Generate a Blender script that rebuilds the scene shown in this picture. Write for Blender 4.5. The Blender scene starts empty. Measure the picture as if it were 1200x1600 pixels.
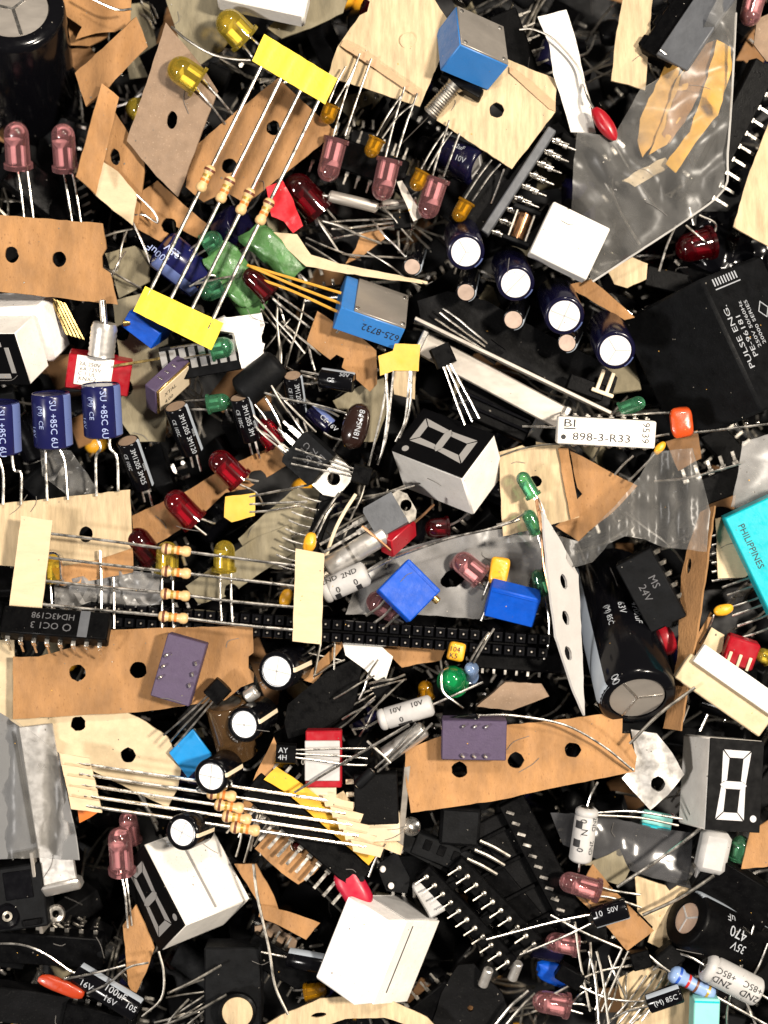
import bpy, bmesh, math, random
from mathutils import Vector as V, Matrix, noise, geometry
random.seed(11)
U = 1.27e-4          # metres per working unit (one photo pixel at the pile's top)
D = 2600.0           # camera height above the pile's top, working units
S = bpy.context.scene
COL = S.collection
rad = math.radians

# ---------------------------------------------------------------- camera, light, exposure
cd = bpy.data.cameras.new('camera')
cam = bpy.data.objects.new('camera', cd); COL.objects.link(cam)
cam.location = (0, 0, D * U)
cd.sensor_fit = 'VERTICAL'; cd.angle = 2 * math.atan(800 / D)
cd.dof.use_dof = True; cd.dof.focus_distance = (D - 25) * U; cd.dof.aperture_fstop = 7.0
cd.clip_start = 0.01; cd.clip_end = 20
S.camera = cam
w = bpy.data.worlds.new('World'); S.world = w; w.use_nodes = True
w.node_tree.nodes['Background'].inputs[0].default_value = (1.0, 0.93, 0.84, 1)
w.node_tree.nodes['Background'].inputs[1].default_value = 0.095
def lamp(name, loc, size, power, col):
    l = bpy.data.lights.new(name, 'AREA'); l.shape = 'DISK'; l.size = size; l.energy = power; l.color = col
    o = bpy.data.objects.new(name, l); COL.objects.link(o); o.location = loc
    o.rotation_euler = (V((0, 0, -0.01)) - V(loc)).to_track_quat('-Z', 'Y').to_euler()
lamp('ceiling_lamp', (0.46, 0.10, 0.78), 0.09, 13.8, (1.0, 0.90, 0.77))
lamp('ceiling_lamp.001', (0.16, 0.52, 0.86), 0.10, 5.2, (1.0, 0.91, 0.80))
lamp('ceiling_lamp.002', (-0.56, -0.26, 0.68), 0.12, 5.6, (1.0, 0.95, 0.90))
S.view_settings.view_transform = 'Standard'; S.view_settings.look = 'None'
S.view_settings.exposure = 0.0; S.view_settings.gamma = 1.0; S.view_settings.use_curve_mapping = False
S.cycles.max_bounces = 10; S.cycles.transmission_bounces = 8; S.cycles.transparent_max_bounces = 12
S.cycles.caustics_reflective = False; S.cycles.caustics_refractive = False

# ---------------------------------------------------------------- helpers
def P(x, y=None, z=0.0):
    if y is None: x, y, z = x
    s = (D - z) / D
    return V(((x - 600) * s, (800 - y) * s, z))
_M = {}
def M(n): return _M[n]
def defmat(name, col, rough=.45, metal=0., trans=0., bump=0., bs=6., var=0., vs=30., streak=None, ior=1.5, coat=0., rvar=.12, orand=0., sss=0., fleck=None, spec=.5):
    m = bpy.data.materials.new(name); m.use_nodes = True
    nt = m.node_tree; N = nt.nodes; L = nt.links; b = N['Principled BSDF']
    b.inputs['Base Color'].default_value = (*col, 1); b.inputs['Roughness'].default_value = rough
    b.inputs['Metallic'].default_value = metal; b.inputs['IOR'].default_value = ior
    b.inputs['Transmission Weight'].default_value = trans; b.inputs['Coat Weight'].default_value = coat
    b.inputs['Specular IOR Level'].default_value = spec
    if sss:
        b.inputs['Subsurface Weight'].default_value = sss
        b.inputs['Subsurface Radius'].default_value = (1, .8, .6); b.inputs['Subsurface Scale'].default_value = 6 * U
    tc = N.new('ShaderNodeTexCoord'); mp = N.new('ShaderNodeMapping'); L.new(tc.outputs['Object'], mp.inputs[0])
    oi = N.new('ShaderNodeObjectInfo')
    vm = N.new('ShaderNodeVectorMath'); vm.operation = 'SCALE'; vm.inputs['Scale'].default_value = .37
    L.new(oi.outputs['Location'], mp.inputs['Location'])
    if streak: mp.inputs['Scale'].default_value = streak
    def nz(feat, det=4, ro=.6, src=None):
        n = N.new('ShaderNodeTexNoise'); n.inputs['Scale'].default_value = 1 / (feat * U)
        n.inputs['Detail'].default_value = det; n.inputs['Roughness'].default_value = ro
        L.new((src or mp).outputs[0], n.inputs['Vector']); return n
    last = None
    if var:
        n = nz(vs, 6, .65); mx = N.new('ShaderNodeMix'); mx.data_type = 'RGBA'
        mr = N.new('ShaderNodeMapRange'); mr.inputs[1].default_value = .32; mr.inputs[2].default_value = .68
        L.new(n.outputs[0], mr.inputs[0]); L.new(mr.outputs[0], mx.inputs[0])
        mx.inputs[6].default_value = (*[c * (1 - var) for c in col], 1); mx.inputs[7].default_value = (*[min(1, c * (1 + var * .7)) for c in col], 1)
        last = mx.outputs[2]
    if fleck:
        n = nz(3.0, 2, .5); mr = N.new('ShaderNodeMapRange'); mr.inputs[1].default_value = .64; mr.inputs[2].default_value = .72
        L.new(n.outputs[0], mr.inputs[0])
        mx = N.new('ShaderNodeMix'); mx.data_type = 'RGBA'; L.new(mr.outputs[0], mx.inputs[0])
        if last: L.new(last, mx.inputs[6])
        else: mx.inputs[6].default_value = (*col, 1)
        mx.inputs[7].default_value = (*fleck, 1); last = mx.outputs[2]
    if orand:
        hs = N.new('ShaderNodeHueSaturation'); mr = N.new('ShaderNodeMapRange')
        mr.inputs[3].default_value = 1 - orand; mr.inputs[4].default_value = 1 + orand
        L.new(oi.outputs['Random'], mr.inputs[0]); L.new(mr.outputs[0], hs.inputs['Value'])
        if last: L.new(last, hs.inputs['Color'])
        else: hs.inputs['Color'].default_value = (*col, 1)
        last = hs.outputs[0]
    if last: L.new(last, b.inputs['Base Color'])
    if rvar:
        n = nz(14, 3); mr = N.new('ShaderNodeMapRange'); mr.inputs[1].default_value = .3; mr.inputs[2].default_value = .7
        mr.inputs[3].default_value = max(.02, rough - rvar); mr.inputs[4].default_value = min(1, rough + rvar)
        L.new(n.outputs[0], mr.inputs[0]); L.new(mr.outputs[0], b.inputs['Roughness'])
    if bump:
        n = nz(bs, 5, .6); bp = N.new('ShaderNodeBump'); bp.inputs['Distance'].default_value = bump * U; bp.inputs['Strength'].default_value = 1
        L.new(n.outputs[0], bp.inputs['Height']); L.new(bp.outputs[0], b.inputs['Normal'])
    _M[name] = m; return m
# plain surfaces
defmat('black', (.0018, .0018, .0021), .42, bump=.25, bs=3, rvar=.15, fleck=(.006, .006, .0055), spec=.07)
defmat('black_gloss', (.0025, .0025, .0035), .16, rvar=.06, spec=.3)
defmat('charcoal', (.0042, .0045, .0052), .55, bump=.4, bs=4, var=.5, vs=25, spec=.11)
defmat('grey_plastic', (.085, .09, .10), .5, bump=.4, bs=5, var=.2)
defmat('dusty_black', (.003, .003, .0034), .6, bump=.5, bs=4, var=.7, vs=50, spec=.09, fleck=(.010, .010, .009))
defmat('white', (.82, .785, .73), .5, var=.12, vs=38, bump=.4, bs=7, fleck=(.66, .60, .50))
defmat('foam', (.88, .85, .82), .95, bump=1.1, bs=10, var=.05, vs=14)
defmat('cream', (.70, .58, .41), .6, var=.07, bump=.3)
defmat('pale_grey', (.45, .44, .43), .5, var=.12, bump=.3)
defmat('kraft', (.335, .172, .066), .85, var=.30, vs=40, bump=1.0, bs=3.5, orand=.12, streak=(1, .45, 1), fleck=(.25, .122, .044))
defmat('kraft_dark', (.20, .10, .038), .85, var=.18, vs=22, bump=.7, bs=3.5, orand=.1)
defmat('greycard', (.25, .17, .112), .85, var=.14, vs=20, bump=.7, bs=3.5, fleck=(.33, .235, .16))
defmat('palecard', (.50, .38, .228), .8, var=.28, vs=11, bump=.7, bs=4, streak=(1, .16, 1), orand=.08)
defmat('creamcard', (.55, .435, .275), .8, var=.14, vs=22, bump=.5, bs=4)
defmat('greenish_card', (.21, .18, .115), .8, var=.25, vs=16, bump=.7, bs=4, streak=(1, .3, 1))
defmat('paper_white', (.72, .69, .64), .8, var=.06, bump=.4)
defmat('greypaper', (.50, .48, .46), .85, var=.06, bump=.5, bs=4)
defmat('yellow_tape', (.86, .62, .035), .5, var=.06, vs=30, bump=.4, bs=5)
defmat('mustard', (.76, .40, .02), .6, var=.12, bump=.4)
defmat('amber_tape', (.64, .39, .055), .45, var=.10, bump=.3)
defmat('masking', (.60, .47, .30), .75, var=.10, vs=14, bump=.8, bs=3, streak=(.35, 1, 1))
defmat('red_tape', (.62, .02, .03), .4, var=.12, bump=.5)
defmat('red_plastic', (.32, .006, .014), .35, var=.1)
defmat('crimson', (.40, .006, .03), .4)
# metal
defmat('tin', (.78, .74, .68), .30, 1, var=.24, vs=16, rvar=.14, orand=.12)
defmat('tin_dull', (.44, .41, .36), .42, 1, var=.3, vs=14, orand=.15)
defmat('steel', (.40, .365, .325), .42, .6, var=.14, vs=60, rvar=.08, bump=.08, bs=3, streak=(.4, 1, 1))
defmat('alu', (.72, .69, .65), .36, .8, var=.06, vs=40, rvar=.1)
defmat('alu_bright', (.93, .91, .91), .5, .25, var=.04, vs=12, bump=.2, bs=6)
defmat('alu_pink', (.60, .45, .36), .45, .5, var=.10, bump=.3)
defmat('brass', (.72, .52, .20), .3, 1, rvar=.1)
defmat('gold', (.85, .60, .22), .28, 1, var=.08, rvar=.1)
defmat('copperish', (.55, .30, .16), .35, 1)
# colour plastics
defmat('sleeve_blue', (.009, .010, .062), .2, rvar=.06, spec=.4)
defmat('sleeve_navy', (.004, .0035, .018), .2, rvar=.06, spec=.4)
defmat('stripe_blue', (.11, .15, .34), .35)
defmat('stripe_grey', (.33, .37, .42), .4)
defmat('ink_white', (.36, .38, .41), .6, rvar=0)
defmat('ink_grey', (.09, .09, .095), .6, rvar=0)
defmat('ink_black', (.012, .012, .014), .6, rvar=0)
defmat('ink_blue', (.30, .36, .60), .5, rvar=0)
defmat('purple_ceramic', (.064, .043, .088), .6, var=.1, vs=12, bump=.5, bs=4)
defmat('trim_blue', (.03, .165, .46), .4, var=.06, bump=.3, bs=6)
defmat('royal_blue', (.002, .070, .46), .5, var=.14, vs=20, bump=.6, bs=8, spec=.25)
defmat('sky_blue', (.012, .23, .56), .45, var=.06, bump=.3)
defmat('teal', (.0, .41, .48), .42, var=.09, vs=40, bump=.3, fleck=(.02, .46, .52))
defmat('black_shiny', (.003, .003, .004), .14, spec=.7, rvar=.05)
defmat('aqua', (.22, .55, .50), .5, var=.05)
defmat('green_dip', (.075, .19, .06), .3, bump=1.6, bs=10, var=.25, coat=.3)
defmat('orange_dip', (.50, .060, .010), .35, bump=.5, bs=8, coat=.2)
defmat('amber_dip', (.75, .36, .02), .35, bump=.6, bs=6, coat=.2)
defmat('brown_dip', (.018, .008, .006), .18, coat=.4)
defmat('resistor_tan', (.66, .43, .20), .42, coat=.25, bump=.5, bs=6)
defmat('resistor_blue', (.22, .33, .56), .35, coat=.2)
defmat('band_brown', (.13, .04, .02), .4); defmat('band_orange', (.70, .18, .03), .4); defmat('band_gold', (.6, .38, .08), .35, .6)
defmat('band_red', (.45, .02, .02), .4); defmat('band_blue', (.02, .08, .4), .4)
defmat('segment', (.26, .25, .24), .5); defmat('segment_bright', (.46, .45, .46), .5)
defmat('face_black', (.0022, .0022, .0026), .5, rvar=.08, spec=.05)
defmat('tape_tan', (.46, .30, .17), .75, var=.15, vs=14, bump=.5, bs=4)
defmat('amber_tan', (.60, .33, .07), .7, var=.2, vs=20, bump=.5)
defmat('orange_dark', (.36, .035, .008), .35, bump=.6, bs=8, coat=.2)
defmat('amber_lead', (.70, .36, .05), .35, .3, var=.1)
defmat('dark_tray', (.010, .010, .011), .7, var=.4)
# clear coloured lenses
def lens(name, col, body=.25, rough=.03):
    """clear tinted epoxy: tinted see-through, denser towards the rim where the path through it is long, glossy skin"""
    m = bpy.data.materials.new(name); m.use_nodes = True; nt = m.node_tree; N = nt.nodes; L = nt.links; b = N['Principled BSDF']
    b.inputs['Base Color'].default_value = (*col, 1); b.inputs['Roughness'].default_value = .25; b.inputs['Specular IOR Level'].default_value = .2
    t0 = N.new('ShaderNodeBsdfTransparent'); t0.inputs[0].default_value = (*[c ** .5 for c in col], 1)
    rf = N.new('ShaderNodeBsdfRefraction'); rf.inputs['Color'].default_value = (*[c ** .5 for c in col], 1); rf.inputs['Roughness'].default_value = .03; rf.inputs['IOR'].default_value = 1.5
    tr = N.new('ShaderNodeMixShader'); tr.inputs[0].default_value = .3; L.new(t0.outputs[0], tr.inputs[1]); L.new(rf.outputs[0], tr.inputs[2])
    lw = N.new('ShaderNodeLayerWeight'); lw.inputs[0].default_value = .35; mr = N.new('ShaderNodeMapRange'); mr.interpolation_type = 'SMOOTHSTEP'
    mr.inputs[1].default_value = .15; mr.inputs[3].default_value = body; mr.inputs[4].default_value = min(1, body + .36)
    tc = N.new('ShaderNodeTexCoord'); n = N.new('ShaderNodeTexNoise'); n.inputs['Scale'].default_value = 1 / (9 * U); L.new(tc.outputs['Object'], n.inputs['Vector'])
    bp = N.new('ShaderNodeBump'); bp.inputs['Distance'].default_value = .06 * U; L.new(n.outputs[0], bp.inputs['Height'])
    m1 = N.new('ShaderNodeMixShader'); L.new(lw.outputs['Facing'], mr.inputs[0]); L.new(mr.outputs[0], m1.inputs[0]); L.new(tr.outputs[0], m1.inputs[1]); L.new(b.outputs[0], m1.inputs[2])
    g = N.new('ShaderNodeBsdfGlossy'); g.inputs['Roughness'].default_value = rough; L.new(bp.outputs[0], g.inputs['Normal']); fr = N.new('ShaderNodeFresnel'); fr.inputs[0].default_value = 1.8
    m2 = N.new('ShaderNodeMixShader'); L.new(fr.outputs[0], m2.inputs[0]); L.new(m1.outputs[0], m2.inputs[1]); L.new(g.outputs[0], m2.inputs[2])
    L.new(m2.outputs[0], N['Material Output'].inputs[0]); _M[name] = m
lens('lens_pink', (1.0, .42, .44), .065); lens('lens_yellow', (1.0, .72, .07), .12); lens('lens_amber', (.88, .40, .01), .16)
lens('lens_red', (.34, .003, .013), .09); lens('lens_darkred', (.13, .002, .006), .12); lens('lens_green', (.15, .60, .30), .10, .05)
lens('lens_deepgreen', (.004, .34, .09), .3, .05); lens('lens_blue', (.30, .45, .75), .3, .08); lens('brown_glass', (.22, .12, .05), .3)
def film(name, tint, fac, rough, haze):
    m = bpy.data.materials.new(name); m.use_nodes = True; nt = m.node_tree; N = nt.nodes; L = nt.links
    b = N['Principled BSDF']; b.inputs['Base Color'].default_value = (*tint, 1); b.inputs['Roughness'].default_value = rough
    b.inputs['Specular IOR Level'].default_value = .6
    tr = N.new('ShaderNodeBsdfTransparent'); tr.inputs[0].default_value = (.93, .93, .93, 1)
    mx = N.new('ShaderNodeMixShader'); fr = N.new('ShaderNodeFresnel'); fr.inputs[0].default_value = 1.5
    tc = N.new('ShaderNodeTexCoord'); n = N.new('ShaderNodeTexNoise'); n.inputs['Scale'].default_value = 1 / (40 * U); n.inputs['Detail'].default_value = 5
    L.new(tc.outputs['Object'], n.inputs['Vector'])
    mr = N.new('ShaderNodeMapRange'); mr.inputs[1].default_value = .3; mr.inputs[2].default_value = .7; mr.inputs[3].default_value = fac - haze; mr.inputs[4].default_value = fac + haze
    ad = N.new('ShaderNodeMath'); ad.operation = 'ADD'; ad.use_clamp = True
    L.new(n.outputs[0], mr.inputs[0]); L.new(mr.outputs[0], ad.inputs[0]); L.new(fr.outputs[0], ad.inputs[1])
    bp = N.new('ShaderNodeBump'); bp.inputs['Distance'].default_value = .5 * U; n2 = N.new('ShaderNodeTexNoise'); n2.inputs['Scale'].default_value = 1 / (34 * U); n2.inputs['Detail'].default_value = 1.5
    L.new(tc.outputs['Object'], n2.inputs['Vector']); L.new(n2.outputs[0], bp.inputs['Height']); L.new(bp.outputs[0], b.inputs['Normal'])
    L.new(ad.outputs[0], mx.inputs[0]); L.new(tr.outputs[0], mx.inputs[1]); L.new(b.outputs[0], mx.inputs[2])
    L.new(mx.outputs[0], N['Material Output'].inputs[0]); _M[name] = m
film('bag_clear', (.48, .47, .45), .07, .14, .05)
film('bag_grey', (.48, .47, .45), .05, .26, .025)
film('bag_smoke', (.10, .10, .105), .40, .18, .1)
film('bag_frost', (.42, .41, .40), .30, .3, .14)
film('bag_rim', (.62, .60, .57), .6, .3, .1)

def catmull(pts, n=6):
    if len(pts) < 3: return list(pts)
    q = [pts[0] * 2 - pts[1]] + list(pts) + [pts[-1] * 2 - pts[-2]]; out = []
    for i in range(1, len(q) - 2):
        a, b, c, d = q[i - 1:i + 3]
        for k in range(n):
            t = k / n
            out.append(.5 * ((2 * b) + (c - a) * t + (2 * a - 5 * b + 4 * c - d) * t * t + (3 * b - a - 3 * c + d) * t ** 3))
    return out + [pts[-1]]
def perp(a):
    a = a.normalized(); n = V((0, 0, 1)) - a * a.z
    if n.length < 1e-3: n = V((0, -1, 0))
    n.normalize(); return n, n.cross(a)
class MB:
    def __init__(s): s.v = []; s.f = []; s.sm = []; s.mi = []; s.m = 0
    def add(s, v, f, smooth=False):
        o = len(s.v); s.v += [V(p) for p in v]
        for q in f: s.f.append([o + i for i in q]); s.sm.append(smooth); s.mi.append(s.m)
        return s
    def box(s, c, a, b, d, bev=1.0):
        """box about centre c with half-vectors a, b, d and chamfered edges"""
        A = [a, b, d]; Ln = [x.length for x in A]; bev = min(bev, min(Ln) * .45)
        vs = []; idx = {}
        for sx in (-1, 1):
            for sy in (-1, 1):
                for sz in (-1, 1):
                    sg = (sx, sy, sz)
                    for k in range(3):
                        p = V(c)
                        for j in range(3):
                            h = Ln[j] if j == k else Ln[j] - bev
                            p = p + A[j].normalized() * (sg[j] * h)
                        idx[(sg, k)] = len(vs); vs.append(p)
        f = []
        for k in range(3):
            i, j = [q for q in range(3) if q != k]
            for sk in (-1, 1):
                def g(si, sj):
                    t = [0, 0, 0]; t[k] = sk; t[i] = si; t[j] = sj; return idx[(tuple(t), k)]
                f.append([g(-1, -1), g(1, -1), g(1, 1), g(-1, 1)])
        for k in range(3):
            i, j = [q for q in range(3) if q != k]
            for si in (-1, 1):
                for sj in (-1, 1):
                    def g(sk, ax):
                        t = [0, 0, 0]; t[k] = sk; t[i] = si; t[j] = sj; return idx[(tuple(t), ax)]
                    f.append([g(-1, i), g(1, i), g(1, j), g(-1, j)])
        for sx in (-1, 1):
            for sy in (-1, 1):
                for sz in (-1, 1): f.append([idx[((sx, sy, sz), k)] for k in range(3)])
        return s.add(vs, f)
    def fbox(s, F, x, y, z, lx, ly, lz, bev=1.0):
        o, ex, ey, ez = F
        return s.box(o + ex * x + ey * y + ez * z, ex * lx / 2, ey * ly / 2, ez * lz / 2, bev)
    def lathe(s, p0, p1, prof, seg=24, smooth=True, a0=0., a1=None):
        """prof: list of (distance along p0->p1, radius); caps closed where the radius is 0"""
        a = (p1 - p0).normalized(); n, b = perp(a); full = a1 is None
        k = seg if full else seg + 1; vs = []; f = []
        for (t, r) in prof:
            for i in range(k):
                th = (2 * math.pi * i / seg) if full else a0 + (a1 - a0) * i / seg
                vs.append(p0 + a * t + (n * math.cos(th) + b * math.sin(th)) * r)
        for j in range(len(prof) - 1):
            for i in range(k if full else k - 1):
                i2 = (i + 1) % k; f.append([j * k + i, j * k + i2, (j + 1) * k + i2, (j + 1) * k + i])
        return s.add(vs, f, smooth)
    def disc(s, c, nrm, r, seg=24):
        n, b = perp(nrm); return s.add([c + (n * math.cos(2 * math.pi * i / seg) + b * math.sin(2 * math.pi * i / seg)) * r for i in range(seg)], [list(range(seg))])
    def cyl(s, p0, p1, r, seg=16, bev=None):
        L = (p1 - p0).length; bev = min(r * .2, L * .2) if bev is None else bev
        return s.lathe(p0, p1, [(0, 0.01), (0, r - bev), (bev, r), (L - bev, r), (L, r - bev), (L, 0.01)], seg)
    def tube(s, pts, r, seg=7, n=5):
        pts = catmull(pts, n); vs = []; f = []; prev = None
        for i, p in enumerate(pts):
            d = (pts[min(i + 1, len(pts) - 1)] - pts[max(i - 1, 0)])
            if d.length < 1e-6: d = V((1, 0, 0))
            d.normalize()
            if prev is None: u = perp(d)[0]
            else:
                u = prev - d * prev.dot(d)
                u = u.normalized() if u.length > 1e-6 else perp(d)[0]
            prev = u; v = u.cross(d)
            for k in range(seg): vs.append(p + (u * math.cos(2 * math.pi * k / seg) + v * math.sin(2 * math.pi * k / seg)) * r)
        m = len(pts)
        for i in range(m - 1):
            for k in range(seg):
                k2 = (k + 1) % seg; f.append([i * seg + k, i * seg + k2, (i + 1) * seg + k2, (i + 1) * seg + k])
        f.append(list(range(seg))); f.append([(m - 1) * seg + k for k in range(seg)])
        return s.add(vs, f, True)
    def lump(s, c, a, b, d, e=2.6, seg=18, rings=10, nz=.06):
        """rounded lump (superellipsoid) with half-vectors a, b, d"""
        vs = []; f = []; sd = random.random() * 50
        def sp(x, p): return math.copysign(abs(x) ** p, x)
        for j in range(rings + 1):
            ph = -math.pi / 2 + math.pi * j / rings
            for i in range(seg):
                th = 2 * math.pi * i / seg
                x = sp(math.cos(ph), 2 / e) * sp(math.cos(th), 2 / e); y = sp(math.cos(ph), 2 / e) * sp(math.sin(th), 2 / e); z = sp(math.sin(ph), 2 / 2.2)
                k = 1 + nz * noise.noise(V((x * 1.5 + sd, y * 1.5, z * 1.5)))
                vs.append(c + (a * x + b * y + d * z) * k)
        for j in range(rings):
            for i in range(seg):
                i2 = (i + 1) % seg; f.append([j * seg + i, j * seg + i2, (j + 1) * seg + i2, (j + 1) * seg + i])
        return s.add(vs, f, True)
    def prism(s, poly, c, ex, ey, ez, h):
        """flat polygon (list of 2D points) extruded +-h/2 along ez"""
        n = len(poly); vs = [c + ex * x + ey * y + ez * (h / 2) for x, y in poly] + [c + ex * x + ey * y - ez * (h / 2) for x, y in poly]
        return s.add(vs, [list(range(n)), list(range(n, 2 * n))] + [[i, (i + 1) % n, n + (i + 1) % n, n + i] for i in range(n)])
    def mesh(s, name, mats, org):
        me = bpy.data.meshes.new(name)
        me.from_pydata([tuple((p - org) * U) for p in s.v], [], s.f)
        for m in mats: me.materials.append(M(m))
        me.polygons.foreach_set('use_smooth', s.sm); me.polygons.foreach_set('material_index', s.mi)
        bm = bmesh.new(); bm.from_mesh(me); bmesh.ops.remove_doubles(bm, verts=bm.verts, dist=.02 * U)
        bmesh.ops.recalc_face_normals(bm, faces=bm.faces); bm.to_mesh(me); bm.free()
        try: me.set_sharp_from_angle(angle=rad(42))
        except Exception: pass
        return me
LABELS = {}
def tag(o, label, cat, group=None):
    o['kind'] = 'thing'
    o['label'] = label; o['category'] = cat
    if group: o['group'] = group
    LABELS.setdefault(label, []).append(o.name)
def T(name, label, cat, org, group=None):
    o = bpy.data.objects.new(name, None); COL.objects.link(o); o.empty_display_size = .004
    o.location = V(org) * U; tag(o, label, cat, group); o['_o'] = tuple(org); return o
def part(root, name, mb, mat, parent=None, label=None):
    org = V(root['_o']); me = mb.mesh(name, [mat] if isinstance(mat, str) else mat, org)
    o = bpy.data.objects.new(name, me); COL.objects.link(o); o.parent = parent or root
    if label: o['label'] = label
    return o
def share(root, name, me, F, parent=None):
    """one more piece with shared mesh data, set at frame F"""
    o = bpy.data.objects.new(name, me); COL.objects.link(o); o.parent = parent or root
    c, ex, ey, ez = F; m = Matrix((ex, ey, ez)).transposed().to_4x4(); m.translation = (c - V(root['_o'])) * U
    o.matrix_local = m; return o
def solo(name, label, cat, mb, mat, group=None):
    c = sum(mb.v, V((0, 0, 0))) / len(mb.v); me = mb.mesh(name, [mat] if isinstance(mat, str) else mat, c)
    o = bpy.data.objects.new(name, me); COL.objects.link(o); o.location = c * U; tag(o, label, cat, group); o['_o'] = tuple(c); return o
def FR(x, y, z=0, ang=0, roll=0, pitch=0):
    """frame at photo point (x, y), height z; local x along image direction ang (clockwise degrees)"""
    R = Matrix.Rotation(rad(-ang), 3, 'Z') @ Matrix.Rotation(rad(pitch), 3, 'Y') @ Matrix.Rotation(rad(roll), 3, 'X')
    return (P(x, y, z), R @ V((1, 0, 0)), R @ V((0, 1, 0)), R @ V((0, 0, 1)))
def B3(c, e1, e2, e3, z):
    """box seen corner-on: near corner c and the far ends of its three edges in the photo give its real attitude"""
    v = [V((e[0] - c[0], e[1] - c[1])) for e in (e1, e2, e3)]
    d12, d13, d23 = v[0].dot(v[1]), v[0].dot(v[2]), v[1].dot(v[2])
    zz = []
    for a, b, c_ in ((d12, d13, d23), (d12, d23, d13), (d13, d23, d12)):
        q = a * b / c_ if abs(c_) > 1e-6 else 0
        zz.append(math.sqrt(abs(q)))
    p = P(c[0], c[1], z); q = V((0, 0, 1)).rotation_difference(V((0, 0, D)) - p)      # the photo looks at it along its own line of sight
    return p, [q @ V((v[i].x, -v[i].y, -zz[i])) for i in range(3)]
_T = {}
def glyphs(s):
    if s not in _T:
        cu = bpy.data.curves.new('t', 'FONT'); cu.body = s; cu.resolution_u = 2; ob = bpy.data.objects.new('t', cu); COL.objects.link(ob)
        dg = bpy.context.evaluated_depsgraph_get(); me = bpy.data.meshes.new_from_object(ob.evaluated_get(dg))
        vs = [tuple(v.co[:2]) for v in me.vertices]; fs = [list(p.vertices) for p in me.polygons]
        bpy.data.objects.remove(ob); bpy.data.curves.remove(cu); bpy.data.meshes.remove(me)
        x0 = min(v[0] for v in vs); x1 = max(v[0] for v in vs)
        _T[s] = ([((v[0] - x0) / .7, v[1] / .7) for v in vs], fs, (x1 - x0) / .7)
    return _T[s]
def text(mb, s, o, right, up, h, stretch=1.):
    vs, fs, wd = glyphs(s); r = right.normalized() * h * stretch; u = up.normalized() * h
    n = r.cross(u).normalized() * .45
    mb.add([o + r * x + u * y + n for x, y in vs], fs); return wd * h * stretch
def text_cyl(mb, s, p0, p1, r, t0, ang, h, flip=False, around=False):
    """text wrapped on a cylinder; runs along the axis from distance t0 (or around it)"""
    vs, fs, wd = glyphs(s); a = (p1 - p0).normalized(); n, b = perp(a); r2 = r + .35 + h * h / (7 * r); out = []
    for x, y in vs:
        ax, th = (x * h, y * h) if not around else (y * h, -x * h)
        if flip: ax, th = -ax, -th
        q = ang + th / r2; out.append(p0 + a * (t0 + ax) + (n * math.cos(q) + b * math.sin(q)) * r2)
    mb.add(out, fs)
def inpoly(x, y, poly):
    c = False; j = len(poly) - 1
    for i in range(len(poly)):
        xi, yi = poly[i]; xj, yj = poly[j]
        if (yi > y) != (yj > y) and x < (xj - xi) * (y - yi) / (yj - yi) + xi: c = not c
        j = i
    return c
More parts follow.
